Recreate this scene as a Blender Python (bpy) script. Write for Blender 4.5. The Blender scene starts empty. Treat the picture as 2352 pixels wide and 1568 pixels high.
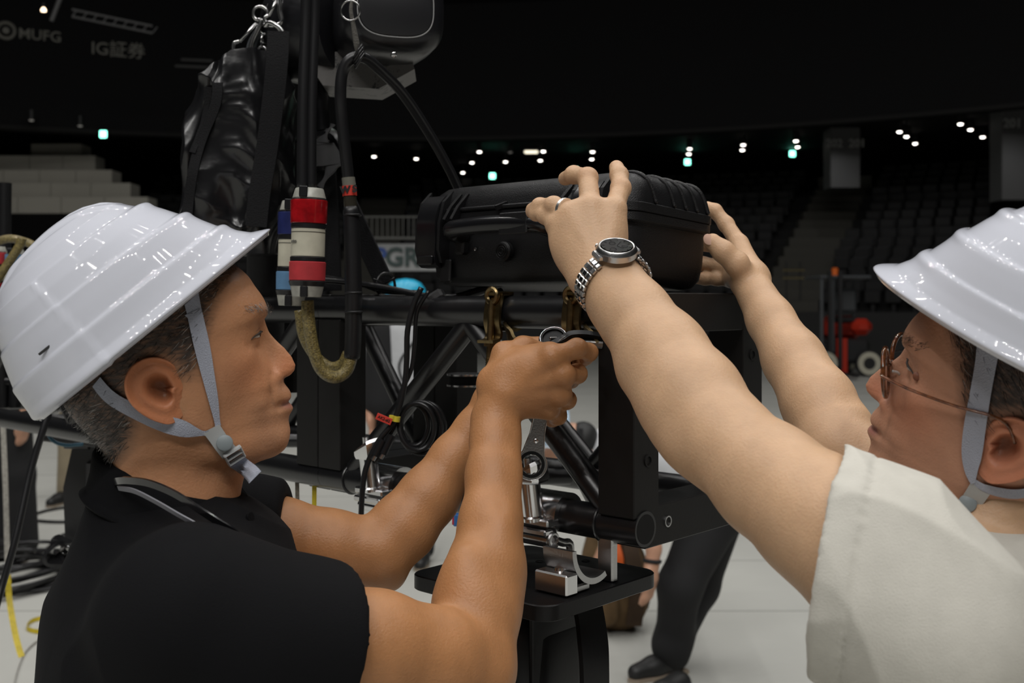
import bpy, math, random
import numpy as np
from mathutils import Vector, Matrix, noise
random.seed(7); RNG = np.random.default_rng(7)
SC = bpy.context.scene
COL = SC.collection
PI = math.pi
F, CX, HY, EYE = 2483.0, 1176.0, 690.0, 1.55      # focal length in pixels of a 2352 wide frame, horizon row, eye height

# ---------------------------------------------------------------- camera, world, lamps, exposure
cam = bpy.data.cameras.new('camera'); camo = bpy.data.objects.new('camera', cam); COL.objects.link(camo)
camo.location = (0, 0, EYE); camo.rotation_euler = (PI/2, 0, 0)
cam.sensor_width = 36; cam.lens = 36*F/2352
cam.shift_y = -(784-HY)/2352
cam.clip_start = .05; cam.clip_end = 300
cam.dof.use_dof = True; cam.dof.focus_distance = 1.14; cam.dof.aperture_fstop = 8.5
SC.camera = camo
SC.view_settings.view_transform = 'Standard'; SC.view_settings.look = 'None'
SC.view_settings.exposure = 0.0; SC.view_settings.gamma = 1.0; SC.view_settings.use_curve_mapping = False
w = bpy.data.worlds.new('hall_air'); SC.world = w; w.use_nodes = True
w.node_tree.nodes['Background'].inputs[0].default_value = (.8, .9, 1, 1)
w.node_tree.nodes['Background'].inputs[1].default_value = .004

def lamp(x, y, z, power, size, tgt=None, col=(1, .98, .95)):
    l = bpy.data.lights.new('arena_lamp', 'AREA'); l.shape = 'DISK'; l.size = size; l.energy = power; l.color = col
    o = bpy.data.objects.new('arena_lamp', l); COL.objects.link(o); o.location = (x, y, z)
    if tgt is not None:
        o.rotation_euler = (Vector(tgt)-Vector((x, y, z))).to_track_quat('-Z', 'Y').to_euler()
    return o
# rows of roof floodlights over the arena floor
LAMP = 53
for ix, x in enumerate((-10, -5.5, -1, 3.5, 8)):
    for iy in range(12):
        y = -9+iy*2.0+.3*ix
        lamp(x+.12*iy, y, 15.5, LAMP, .15, (x*.55, y*.6+.3, 0))
for k in range(12):                                 # the front rig, behind the photographer
    lamp(-6+k*.9, -8.5+.2*k, 10.5, LAMP*1.15, .2, (0, 1.5, 1))

# ---------------------------------------------------------------- helpers
def P(px, py, Y):
    return np.array(((px-CX)/F*Y, Y, EYE-(py-HY)/F*Y))
def V(*a): return np.array(a, float)
def nrm(v):
    v = np.asarray(v, float); return v/(np.linalg.norm(v)+1e-12)
def spl(pts, n):
    """Catmull-Rom through the points"""
    p = np.asarray(pts, float)
    p = np.vstack((2*p[0]-p[1], p, 2*p[-1]-p[-2])); m = len(p)-3
    t = np.linspace(0, m-1e-9, n); i = t.astype(int); u = (t-i)[:, None]
    a, b, c, d = p[i], p[i+1], p[i+2], p[i+3]
    return .5*((2*b)+(c-a)*u+(2*a-5*b+4*c-d)*u*u+(3*b-a-3*c+d)*u**3)

MATS = {}
def mat(name, col, rough=.5, metal=0, bump=0, bscale=200, var=0, vscale=8, coat=0, sss=0, attr=False, spec=.5, trans=0, emit=None, estr=0,
        stretch=None, wear=None, ior=1.45, sheen=0, alpha=1, detail=4):
    """one Principled shader with optional colour variation, fine relief and worn scratches, all from object coordinates"""
    if name in MATS: return MATS[name]
    m = bpy.data.materials.new(name); m.use_nodes = True; nt = m.node_tree; N = nt.nodes; L = nt.links
    b = N['Principled BSDF']
    c4 = (*col, 1)
    b.inputs['Base Color'].default_value = c4; b.inputs['Roughness'].default_value = rough; b.inputs['Metallic'].default_value = metal
    b.inputs['Specular IOR Level'].default_value = spec; b.inputs['Coat Weight'].default_value = coat; b.inputs['Coat Roughness'].default_value = .06
    b.inputs['Transmission Weight'].default_value = trans; b.inputs['IOR'].default_value = ior; b.inputs['Alpha'].default_value = alpha
    if sheen: b.inputs['Sheen Weight'].default_value = sheen
    if sss:
        b.inputs['Subsurface Weight'].default_value = sss; b.inputs['Subsurface Radius'].default_value = (1, .35, .18); b.inputs['Subsurface Scale'].default_value = .007
    if emit: b.inputs['Emission Color'].default_value = (*emit, 1); b.inputs['Emission Strength'].default_value = estr
    src = None
    tc = N.new('ShaderNodeTexCoord'); co = tc.outputs['Object']
    if stretch:
        mp = N.new('ShaderNodeMapping'); mp.inputs['Scale'].default_value = stretch; L.new(co, mp.inputs['Vector']); co = mp.outputs['Vector']
    if attr:
        a = N.new('ShaderNodeAttribute'); a.attribute_name = 'Col'; src = a.outputs['Color']
    if var:
        n = N.new('ShaderNodeTexNoise'); n.inputs['Scale'].default_value = vscale; n.inputs['Detail'].default_value = detail; L.new(co, n.inputs['Vector'])
        r = N.new('ShaderNodeValToRGB'); r.color_ramp.elements[0].position = .3; r.color_ramp.elements[1].position = .7
        r.color_ramp.elements[0].color = (1-var,)*3+(1,); r.color_ramp.elements[1].color = (1+var*.5,)*3+(1,)
        L.new(n.outputs['Fac'], r.inputs['Fac'])
        mx = N.new('ShaderNodeMix'); mx.data_type = 'RGBA'; mx.blend_type = 'MULTIPLY'; mx.inputs[0].default_value = 1
        if src: L.new(src, mx.inputs[6])
        else: mx.inputs[6].default_value = c4
        L.new(r.outputs['Color'], mx.inputs[7]); src = mx.outputs[2]
    if wear:
        n = N.new('ShaderNodeTexNoise'); n.inputs['Scale'].default_value = wear[1]; n.inputs['Detail'].default_value = 8; n.inputs['Roughness'].default_value = .75
        L.new(co, n.inputs['Vector'])
        r = N.new('ShaderNodeValToRGB'); r.color_ramp.elements[0].position = wear[2]; r.color_ramp.elements[1].position = min(1, wear[2]+.03)
        L.new(n.outputs['Fac'], r.inputs['Fac'])
        mx = N.new('ShaderNodeMix'); mx.data_type = 'RGBA'; L.new(r.outputs['Color'], mx.inputs[0])
        if src: L.new(src, mx.inputs[6])
        else: mx.inputs[6].default_value = c4
        mx.inputs[7].default_value = (*wear[0], 1); src = mx.outputs[2]
    if src: L.new(src, b.inputs['Base Color'])
    if bump:
        n = N.new('ShaderNodeTexNoise'); n.inputs['Scale'].default_value = bscale; n.inputs['Detail'].default_value = 3; L.new(co, n.inputs['Vector'])
        bp = N.new('ShaderNodeBump'); bp.inputs['Strength'].default_value = bump; bp.inputs['Distance'].default_value = .002
        L.new(n.outputs['Fac'], bp.inputs['Height']); L.new(bp.outputs['Normal'], b.inputs['Normal'])
    MATS[name] = m; return m

def raw(name, v, f, m=None, parent=None, smooth=None, col=None):
    """vertices + faces (arrays or lists) -> one mesh object; smooth = crease angle in degrees"""
    me = bpy.data.meshes.new(name)
    if isinstance(f, np.ndarray) and isinstance(v, np.ndarray):
        k = f.shape[1]
        me.vertices.add(len(v)); me.vertices.foreach_set('co', v.astype(np.float32).ravel())
        me.loops.add(f.size); me.loops.foreach_set('vertex_index', f.astype(np.int32).ravel())
        me.polygons.add(len(f)); me.polygons.foreach_set('loop_start', np.arange(0, f.size, k, dtype=np.int32))
        me.update(calc_edges=True)
    else:
        me.from_pydata([tuple(map(float, p)) for p in v], [], [tuple(map(int, q)) for q in f])
    me.validate()
    if smooth is not None:
        me.polygons.foreach_set('use_smooth', np.ones(len(me.polygons), bool))
        if smooth < 179: me.set_sharp_from_angle(angle=math.radians(smooth))
    if col is not None:
        a = me.color_attributes.new('Col', 'FLOAT_COLOR', 'POINT')
        c = np.ones((len(me.vertices), 4), np.float32); c[:, :3] = col; a.data.foreach_set('color', c.ravel())
    me.update()
    if m: me.materials.append(m)
    o = bpy.data.objects.new(name, me); COL.objects.link(o)
    if parent: put(o, parent)
    return o
def put(o, parent):
    """parent, keeping the world-space vertices where they were built (parents here never carry rotation)"""
    q = parent; loc = Vector((0, 0, 0))
    if q.type == 'EMPTY': loc = q.location.copy()
    o.parent = parent; o.matrix_parent_inverse = Matrix.Translation(-loc)
def tag(o, label=None, cat=None, group=None, kind=None):
    if label: o['label'] = label
    if cat: o['category'] = cat
    if group: o['group'] = group
    if kind: o['kind'] = kind
    return o
def thing(name, label, cat, loc=(0, 0, 0), group=None):
    o = bpy.data.objects.new(name, None); COL.objects.link(o); o.location = tuple(map(float, loc)); o.empty_display_size = .1
    return tag(o, label, cat, group)
def struct(o): o['kind'] = 'structure'; return o
def copy_tree(o, parent=None):
    c = o.copy(); COL.objects.link(c)
    if parent: c.parent = parent; c.matrix_parent_inverse = o.matrix_parent_inverse.copy()
    for ch in [q for q in bpy.data.objects if q.parent == o]: copy_tree(ch, c)
    return c

class MB:
    """collects simple solids; build() links them as one mesh object"""
    def __init__(s): s.v = []; s.f = []
    def add(s, v, f):
        n = len(s.v); s.v += [tuple(map(float, p)) for p in v]; s.f += [tuple(int(i)+n for i in q) for q in f]; return s
    def box(s, c, size, R=None, bev=0):
        """bevelled box at c, size = full lengths along the axes of R (columns)"""
        h = np.array(size, float)/2; R = np.eye(3) if R is None else np.asarray(R, float); c = np.asarray(c, float)
        if bev <= 0:
            pts = [c+R@(h*V(x, y, z)) for x in (-1, 1) for y in (-1, 1) for z in (-1, 1)]
            return s.add(pts, [(0, 1, 3, 2), (4, 6, 7, 5), (0, 4, 5, 1), (2, 3, 7, 6), (0, 2, 6, 4), (1, 5, 7, 3)])
        b = min(bev, h.min()*.95); pts = []; idx = {}
        for x in (-1, 1):
            for y in (-1, 1):
                for z in (-1, 1):
                    for a in range(3):
                        q = h.copy()-b; q[a] = h[a]; idx[x, y, z, a] = len(pts); pts.append(c+R@(q*V(x, y, z)))
        fs = []
        for a in range(3):
            o1, o2 = (a+1) % 3, (a+2) % 3
            for sg in (-1, 1):
                q = []
                for u, w_ in ((-1, -1), (1, -1), (1, 1), (-1, 1)):
                    k = [0, 0, 0]; k[a] = sg; k[o1] = u; k[o2] = w_; q.append(idx[k[0], k[1], k[2], a])
                fs.append(q if sg > 0 else q[::-1])
            for s1 in (-1, 1):
                for s2 in (-1, 1):
                    k = [0, 0, 0]; k[o1] = s1; k[o2] = s2; k[a] = -1; k2 = list(k); k2[a] = 1
                    q = [idx[(*k, o1)], idx[(*k2, o1)], idx[(*k2, o2)], idx[(*k, o2)]]
                    fs.append(q if s1*s2 < 0 else q[::-1])
        for k in [(x, y, z) for x in (-1, 1) for y in (-1, 1) for z in (-1, 1)]:
            q = [idx[(*k, 0)], idx[(*k, 1)], idx[(*k, 2)]]
            fs.append(q if k[0]*k[1]*k[2] > 0 else q[::-1])
        return s.add(pts, fs)
    def tube(s, pts, r, n=12, cap=True, closed=False, up=None, flat=1.0):
        """round (or flattened) tube along the points"""
        p = np.asarray(pts, float); m = len(p); r = np.broadcast_to(np.asarray(r, float), (m,))
        if closed: tg = np.roll(p, -1, 0)-np.roll(p, 1, 0)
        else: tg = np.gradient(p, axis=0)
        tg /= np.linalg.norm(tg, axis=1)[:, None]+1e-12
        u = np.asarray(up if up is not None else ((0, 0, 1) if abs(tg[0, 2]) < .9 else (1, 0, 0)), float)
        vs = []
        for i in range(m):
            if up is not None: u = np.asarray(up, float)
            a = u-tg[i]*(u@tg[i]); a = nrm(a); b = np.cross(tg[i], a); u = a
            for k in range(n):
                t = 2*PI*k/n; vs.append(p[i]+r[i]*(math.cos(t)*a*flat+math.sin(t)*b))
        fs = []
        for i in range(m if closed else m-1):
            j = (i+1) % m
            for k in range(n):
                l = (k+1) % n; fs.append((i*n+k, i*n+l, j*n+l, j*n+k))
        if cap and not closed: fs += [tuple(range(n-1, -1, -1)), tuple((m-1)*n+k for k in range(n))]
        return s.add(vs, fs)
    def rod(s, a, b, r, n=16, r2=None):
        return s.tube([a, b], [r, r if r2 is None else r2], n)
    def pipe(s, a, b, r, ri, n=28):
        """open hollow tube"""
        a = V(*a); b = V(*b); t = nrm(b-a); u = nrm(np.cross(t, (0, 0, 1) if abs(t[2]) < .9 else (1, 0, 0))); w_ = np.cross(t, u)
        vs = []
        for q, rr in ((a, r), (b, r), (b, ri), (a, ri)):
            for k in range(n):
                g = 2*PI*k/n; vs.append(q+rr*(math.cos(g)*u+math.sin(g)*w_))
        fs = []
        for i in range(4):
            j = (i+1) % 4
            for k in range(n): fs.append((i*n+k, j*n+k, j*n+(k+1) % n, i*n+(k+1) % n))
        return s.add(vs, fs)
    def lathe(s, c, ax, prof, n=28, a0=0, a1=2*PI, up=None):
        """profile of (height, radius) spun about ax through c"""
        ax = nrm(ax); u = nrm(np.cross(ax, up if up is not None else ((0, 0, 1) if abs(ax[2]) < .9 else (1, 0, 0)))); w_ = np.cross(ax, u)
        full = abs(a1-a0-2*PI) < 1e-6; k_ = n if full else n+1; vs = []
        for h, r in prof:
            for k in range(k_):
                g = a0+(a1-a0)*k/n; vs.append(V(*c)+ax*h+r*(math.cos(g)*u+math.sin(g)*w_))
        fs = []
        for i in range(len(prof)-1):
            for k in range(n):
                l = (k+1) % k_; fs.append((i*k_+k, i*k_+l, (i+1)*k_+l, (i+1)*k_+k))
        if full and prof[0][1] > 1e-6: fs.append(tuple(range(n-1, -1, -1)))
        if full and prof[-1][1] > 1e-6: fs.append(tuple((len(prof)-1)*k_+k for k in range(n)))
        return s.add(vs, fs)
    def torus(s, c, ax, R, r, n=32, m=10, sx=1.0, up=None):
        ax = nrm(ax); u = nrm(np.cross(ax, up if up is not None else ((0, 0, 1) if abs(ax[2]) < .9 else (1, 0, 0)))); w_ = np.cross(ax, u)
        pts = [V(*c)+R*(sx*math.cos(t)*u+math.sin(t)*w_) for t in np.linspace(0, 2*PI, n, endpoint=False)]
        return s.tube(pts, r, m, closed=True)
    def prism(s, poly, o, ex, ey, ez, t):
        """polygon in the plane (ex, ey) at o, thickened by t along ez"""
        o = V(*o); k = len(poly)
        a = [o+x*V(*ex)+y*V(*ey) for x, y in poly]; vs = a+[q+t*V(*ez) for q in a]
        fs = [tuple(range(k-1, -1, -1)), tuple(range(k, 2*k))]+[(i, (i+1) % k, (i+1) % k+k, i+k) for i in range(k)]
        return s.add(vs, fs)
    def strip(s, pts, wdir, wd, th, n=None):
        """flat strap along pts: width wd along wdir (one vector or one per point), thickness th"""
        p = np.asarray(pts, float); m = len(p); W = np.broadcast_to(np.asarray(wdir, float), (m, 3)); wd = np.broadcast_to(np.asarray(wd, float), (m,))
        tg = np.gradient(p, axis=0); vs = []
        for i in range(m):
            a = nrm(W[i]); b = nrm(np.cross(tg[i], a)); a = nrm(np.cross(b, tg[i]))
            for x, y in ((-1, -1), (1, -1), (1, 1), (-1, 1)): vs.append(p[i]+a*x*wd[i]/2+b*y*th/2)
        fs = []
        for i in range(m-1):
            for k in range(4): fs.append((i*4+k, i*4+(k+1) % 4, i*4+4+(k+1) % 4, i*4+4+k))
        fs += [(3, 2, 1, 0), tuple((m-1)*4+k for k in range(4))]
        return s.add(vs, fs)
    def build(s, name, m, parent=None, smooth=35):
        o = raw(name, s.v, s.f, m, parent, smooth); fix(o); return o
def fix(o):
    import bmesh
    bm = bmesh.new(); bm.from_mesh(o.data); bmesh.ops.recalc_face_normals(bm, faces=bm.faces); bm.to_mesh(o.data); bm.free()
def slab(name, c, size, m, R=None, bev=.004, parent=None): return MB().box(c, size, R, bev).build(name, m, parent)

# ---------------------------------------------------------------- soft solids: smooth union of tapered limbs on a voxel grid
class Soft:
    def __init__(s, h): s.h = h; s.ops = []
    def cone(s, a, b, ra, rb, k=.006, sub=False, flat=None):
        a = V(*a); b = V(*b); R = max(ra, rb)*(max(1, flat[1]) if flat else 1)
        s.ops.append(('c', a, b, ra, rb, k, sub, (nrm(flat[0]), flat[1]) if flat else None, np.minimum(a, b)-R, np.maximum(a, b)+R)); return s
    def chain(s, pts, rs, k=.006, **kw):
        for i in range(len(pts)-1): s.cone(pts[i], pts[i+1], rs[i], rs[i+1], k, **kw)
        return s
    def ell(s, c, r, k=.006, R=None, sub=False):
        c = V(*c); r = np.array(r, float); R = np.eye(3) if R is None else np.asarray(R, float); m = r.max()
        s.ops.append(('e', c, r, R, None, k, sub, None, c-m, c+m)); return s
    def half(s, o, n, k=.002):
        """cut away everything on the +n side of the plane"""
        s.ops.append(('h', V(*o), nrm(n), None, None, k, True, None, None, None)); return s
    def mesh(s, smooth=4):
        h = s.h; lo = np.min([q[8] for q in s.ops if q[8] is not None and not q[6]], axis=0)-4*h; hi = np.max([q[9] for q in s.ops if q[9] is not None and not q[6]], axis=0)+4*h
        n = np.ceil((hi-lo)/h).astype(int)+1; Fd = np.full(n, .05, np.float32)
        ax = [lo[i]+h*np.arange(n[i]) for i in range(3)]
        for (ty, a, b, c, d, k, sub, flat, bl, bh) in s.ops:
            if bl is None: i0 = np.zeros(3, int); i1 = n
            else:
                i0 = np.clip(((bl-k-3*h-lo)/h).astype(int), 0, n); i1 = np.clip(((bh+k+3*h-lo)/h).astype(int)+2, 0, n)
            if (i1 <= i0).any(): continue
            X, Y_, Z = (ax[i][i0[i]:i1[i]].astype(np.float32) for i in range(3))
            X = X[:, None, None]; Y_ = Y_[None, :, None]; Z = Z[None, None, :]
            if ty == 'c':
                px, py, pz = X-a[0], Y_-a[1], Z-a[2]; ba = (b-a); fl = 1.0
                if flat is not None:
                    nn, sc = flat; q = (1/sc-1)*(px*nn[0]+py*nn[1]+pz*nn[2]); px = px+q*nn[0]; py = py+q*nn[1]; pz = pz+q*nn[2]
                    ba = ba+(1/sc-1)*(ba@nn)*nn
                L2 = float(ba@ba)+1e-12; t = np.clip((px*ba[0]+py*ba[1]+pz*ba[2])/L2, 0, 1)
                D = np.sqrt((px-t*ba[0])**2+(py-t*ba[1])**2+(pz-t*ba[2])**2)-(c+(d-c)*t)
            elif ty == 'e':
                px, py, pz = X-a[0], Y_-a[1], Z-a[2]; R = c
                q = [(px*R[0, i]+py*R[1, i]+pz*R[2, i])/b[i] for i in range(3)]
                k0 = np.sqrt(q[0]**2+q[1]**2+q[2]**2); k1 = np.sqrt((q[0]/b[0])**2+(q[1]/b[1])**2+(q[2]/b[2])**2)+1e-9
                D = k0*(k0-1)/k1
            else:
                D = -((X-a[0])*b[0]+(Y_-a[1])*b[1]+(Z-a[2])*b[2])
            sl = tuple(slice(i0[i], i1[i]) for i in range(3)); A = Fd[sl]
            if sub:
                B = -D; g = np.clip(k-np.abs(A-B), 0, None)/k; Fd[sl] = np.maximum(A, B)+g*g*k*.25
            else:
                g = np.clip(k-np.abs(A-D), 0, None)/k; Fd[sl] = np.minimum(A, D)-g*g*k*.25
        v, f = nets(Fd); v = v*h+lo
        return relax(v, f, smooth), f
def nets(Fd):
    ins = Fd < 0; n = np.array(Fd.shape)-1
    cnt = np.zeros(n, np.uint8)
    C8 = [(x, y, z) for x in (0, 1) for y in (0, 1) for z in (0, 1)]
    for x, y, z in C8: cnt += ins[x:n[0]+x, y:n[1]+y, z:n[2]+z]
    act = (cnt > 0) & (cnt < 8); I = np.argwhere(act); idm = np.full(n, -1, np.int32); idm[act] = np.arange(len(I))
    vals = {c: Fd[I[:, 0]+c[0], I[:, 1]+c[1], I[:, 2]+c[2]] for c in C8}
    acc = np.zeros((len(I), 3)); num = np.zeros(len(I))
    for c in C8:
        for a in range(3):
            if c[a]: continue
            e = list(c); e[a] = 1; e = tuple(e); va, vb = vals[c], vals[e]; m = (va < 0) != (vb < 0)
            t = np.where(m, va/(va-vb+1e-12), 0)
            p = np.tile(np.array(c, float), (len(I), 1)); p[:, a] += t
            acc += p*m[:, None]; num += m
    v = I+acc/num[:, None]; fs = []
    for a in range(3):
        b, c = (a+1) % 3, (a+2) % 3
        s0 = [slice(None)]*3; s1 = [slice(None)]*3; s0[a] = slice(0, -1); s1[a] = slice(1, None)
        A, B = ins[tuple(s0)], ins[tuple(s1)]; E = np.argwhere(A != B)
        E = E[(E[:, b] > 0) & (E[:, c] > 0) & (E[:, b] < n[b]) & (E[:, c] < n[c])]
        fl = A[E[:, 0], E[:, 1], E[:, 2]]
        def cell(db, dc):
            q = E.copy(); q[:, b] -= db; q[:, c] -= dc; return idm[q[:, 0], q[:, 1], q[:, 2]]
        q = np.stack((cell(1, 1), cell(0, 1), cell(0, 0), cell(1, 0)), 1)
        q[~fl] = q[~fl][:, ::-1]; fs.append(q)
    f = np.vstack(fs); return v, f[(f >= 0).all(1)]
def relax(v, f, it):
    e = np.vstack([f[:, [i, (i+1) % 4]] for i in range(4)]); a, b = e[:, 0], e[:, 1]; N = len(v)
    deg = np.bincount(a, minlength=N)+np.bincount(b, minlength=N); deg = np.maximum(deg, 1)
    for i in range(it):
        s = np.stack([np.bincount(a, v[b, k], N)+np.bincount(b, v[a, k], N) for k in range(3)], 1)/deg[:, None]
        v = v+(.5 if i % 2 == 0 else -.52 if it > 6 else .4)*(s-v)
    return v
def normals(v, f):
    d = np.cross(v[f[:, 2]]-v[f[:, 0]], v[f[:, 3]]-v[f[:, 1]]); n = np.zeros_like(v)
    for i in range(4):
        for k in range(3): n[:, k] += np.bincount(f[:, i], d[:, k], len(v))
    return n/(np.linalg.norm(n, axis=1)[:, None]+1e-12)
def vnoise(p, sc, seed=0):
    """smooth value noise on an array of points, -1..1"""
    q = np.asarray(p)*sc+seed*17.31; i = np.floor(q).astype(np.int64); u = q-i; u = u*u*(3-2*u)
    def hsh(a):
        z = (a[:, 0]*73856093) ^ (a[:, 1]*19349663) ^ (a[:, 2]*83492791); z = (z ^ (z >> 13))*1274126177 & 0x7fffffff; return (z ^ (z >> 16) & 0xffff) % 65536/32768.-1
    out = 0
    for x in (0, 1):
        for y in (0, 1):
            for z in (0, 1):
                out = out+hsh(i+np.array((x, y, z)))*np.where(x, u[:, 0], 1-u[:, 0])*np.where(y, u[:, 1], 1-u[:, 1])*np.where(z, u[:, 2], 1-u[:, 2])
    return out

def crease(p, sc, seed, pw=4):
    """narrow ridges along the zero lines of a noise field, 0..1"""
    return (1-np.abs(vnoise(p, sc, seed)))**pw
# ================================================================ the hall
M_FLOOR = mat('pale_floor_sheet', (.43, .43, .40), .62, bump=.12, bscale=30, var=.10, vscale=.9, detail=6)
M_SEAM = mat('floor_seam', (.30, .30, .28), .7)
M_BLACK = mat('black_paint_wall', (.0035, .0035, .004), .75, spec=.25)
M_STAND = mat('dark_concrete', (.010, .010, .010), .8, var=.25, vscale=.8)
M_AISLE = mat('aisle_concrete', (.075, .072, .062), .85)
M_GREYP = mat('grey_panel', (.16, .155, .135), .8, var=.06, vscale=.5)
M_SEAT = mat('dark_seat_plastic', (.0055, .0055, .006), .6)
M_LED = mat('lit_lamp', (1, 1, 1), .4, emit=(1, .93, .85), estr=9)
M_EXIT = mat('lit_exit_sign', (.1, .8, .5), .4, emit=(.25, 1, .72), estr=5)
M_SIGNL = mat('unlit_sign_letter', (.20, .195, .17), .6)
M_CAN = mat('lamp_can', (.02, .02, .02), .5)

# floor sheet laid in long strips, each with a narrow joint
mb = MB().box((2, 13, -.05), (64, 46, .1)); struct(mb.build('floor', M_FLOOR))
fl = bpy.data.objects['floor']
mb = MB()
for k in range(34): mb.box((2, 1.2+k*1.05, .0008), (64, .012, .0016))
mb.build('floor_joint', M_SEAM, fl)['kind'] = 'stuff'

C0 = V(-3.6, 6.5)
def ring(R, ph): return (C0[0]+R*math.sin(ph), C0[1]+R*math.cos(ph))
PH0, PH1 = math.radians(-42), math.radians(62)
def arc_slab(name, R0, R1, z0, z1, m, n=40, a0=PH0, a1=PH1, parent=None):
    """a curved block of the bowl between two radii and two heights"""
    vs = []; fs = []
    for i in range(n+1):
        ph = a0+(a1-a0)*i/n
        for R, z in ((R0, z0), (R1, z0), (R1, z1), (R0, z1)): vs.append((*ring(R, ph), z))
    for i in range(n):
        for k in range(4): fs.append((i*4+k, i*4+(k+1) % 4, i*4+4+(k+1) % 4, i*4+4+k))
    fs += [(3, 2, 1, 0), tuple(n*4+k for k in range(4))]
    mb = MB().add(vs, fs); return mb.build(name, m, parent, 30)
NROW, R_IN, PITCH, RISE, Z_IN = 14, 25.6, .80, .33, 1.25
struct(arc_slab('wall_front', 25.0, 25.35, 0, 1.25, mat('bowl_front_wall', (.014, .014, .014), .6)))
st = bpy.data.objects.new('floor_stand', None); COL.objects.link(st); st['kind'] = 'structure'
for k in range(NROW):
    o = arc_slab('step', R_IN-.25+k*PITCH, R_IN-.25+(k+1)*PITCH+.02, 0, Z_IN-.35+(k+1)*RISE, M_STAND, 30); put(o, st)
R_BK = R_IN+NROW*PITCH+3.0; Z_TOP = Z_IN-.35+NROW*RISE
o = arc_slab('walkway', R_BK-3.3, R_BK+3, 0, Z_TOP, M_STAND, 30); put(o, st)
struct(arc_slab('wall_back', R_BK+2.0, R_BK+2.4, Z_TOP, 6.9, M_BLACK))
struct(arc_slab('ceiling_gallery', 26.6, R_BK+4, 6.85, 7.2, mat('gallery_soffit', (.006, .006, .006), .7)))
struct(arc_slab('wall_fascia', 26.2, 26.6, 6.45, 10.6, M_BLACK))
struct(arc_slab('trim_1', 26.16, 26.6, 6.38, 6.5, mat('fascia_edge', (.005, .0045, .004), .8)))
struct(arc_slab('wall_upper', 30.0, 30.4, 10.4, 22, M_BLACK))
struct(arc_slab('ceiling_ledge', 26.2, 30.2, 10.5, 10.6, M_BLACK))
for i, (x0, x1, y0, y1) in enumerate(((-34, -30, -14, 40), (34, 38, -14, 40))): struct(slab(f'wall_{("left","right")[i]}', ((x0+x1)/2, (y0+y1)/2, 9), (x1-x0, y1-y0, 26), M_BLACK, bev=0))
struct(slab('wall_rear', (2, -14, 9), (70, .4, 26), M_BLACK, bev=0))
struct(slab('ceiling', (2, 12, 22.2), (76, 56, .4), M_BLACK, bev=0))

# aisles up the lower stand
AISLES = [math.radians(a) for a in (-2.2, 25.5)]
AW = .9
for a in AISLES:
    for k in range(NROW):
        for h in (0, 1):
            R = R_IN-.25+k*PITCH+.4*h; z = Z_IN-.35+(k+1)*RISE+.004+.16*h
            if h and k == NROW-1: continue
            x, y = ring(R+.2, a); c, s = math.cos(a), math.sin(a)
            Rm = np.array(((c, s, 0), (-s, c, 0), (0, 0, 1)))
            o = MB().box((x, y, z+.0), (AW*2, .4, .03 if not h else .32)).build('aisle_step', M_AISLE); put(o, st)
    x, y = ring(R_IN+NROW*PITCH+.1, a)
    c, s = math.cos(a), math.sin(a); Rm = np.array(((c, s, 0), (-s, c, 0), (0, 0, 1)))
    if a > .2:
        o = MB().box((x, y, Z_TOP+.10), (1.9, .5, .95), Rm).build('parapet', M_GREYP); put(o, st)
# seats: the nearest 300 one by one, the rest of the bowl as one mass
def seat_mb(mb, R, ph, z):
    c, s = math.cos(ph), math.sin(ph); Rm = np.array(((c, s, 0), (-s, c, 0), (0, 0, 1))); x, y = ring(R, ph)
    o = V(x, y, z)
    mb.box(o+Rm@V(0, 0, .42), (.44, .10, .36), Rm, .03); mb.box(o+Rm@V(0, .14, .62), (.44, .05, .46), Rm, .02); mb.box(o+Rm@V(0, .10, .14), (.10, .12, .28), Rm)
spots = []
for k in range(NROW):
    R = R_IN+.22+k*PITCH; n = int((PH1-PH0)*R/.53)
    for i in range(n):
        ph = PH0+(i+.5)*(PH1-PH0)/n
        if any(abs(ph-a)*R < AW+.25 for a in AISLES): continue
        x, y = ring(R, ph); px = CX+x/y*F
        if not -60 < px < 2420: continue
        if px < 345 or px > 2270: continue                                   # the grey risers stand here
        spots.append((y, R, ph, Z_IN-.35+(k+1)*RISE))
spots.sort()
mb = MB(); seat_mb(mb, 0, 0, 0); V0 = [(p[0]-C0[0], p[1]-C0[1], p[2]) for p in mb.v]
seat_me = None
for i, (y, R, ph, z) in enumerate(spots[:300]):
    x, yy = ring(R, ph)
    if seat_me is None:
        m2 = MB(); m2.v = V0; m2.f = mb.f; o = m2.build('arena_seat', M_SEAT); seat_me = o
        tag(o, 'folded black seat in the dark curved rows of the arena stand', 'seat', 'black seats in the near rows of the stand')
    else:
        o = seat_me.copy(); COL.objects.link(o)
    o.location = (x, yy, z); o.rotation_euler = (0, 0, -ph)
mb = MB()
for y, R, ph, z in spots[300:]: seat_mb(mb, R, ph, z)
o = mb.build('distant_seats', M_SEAT); tag(o, 'mass of folded black seats filling the far upper rows of the stand', 'seats', kind='stuff')

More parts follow.
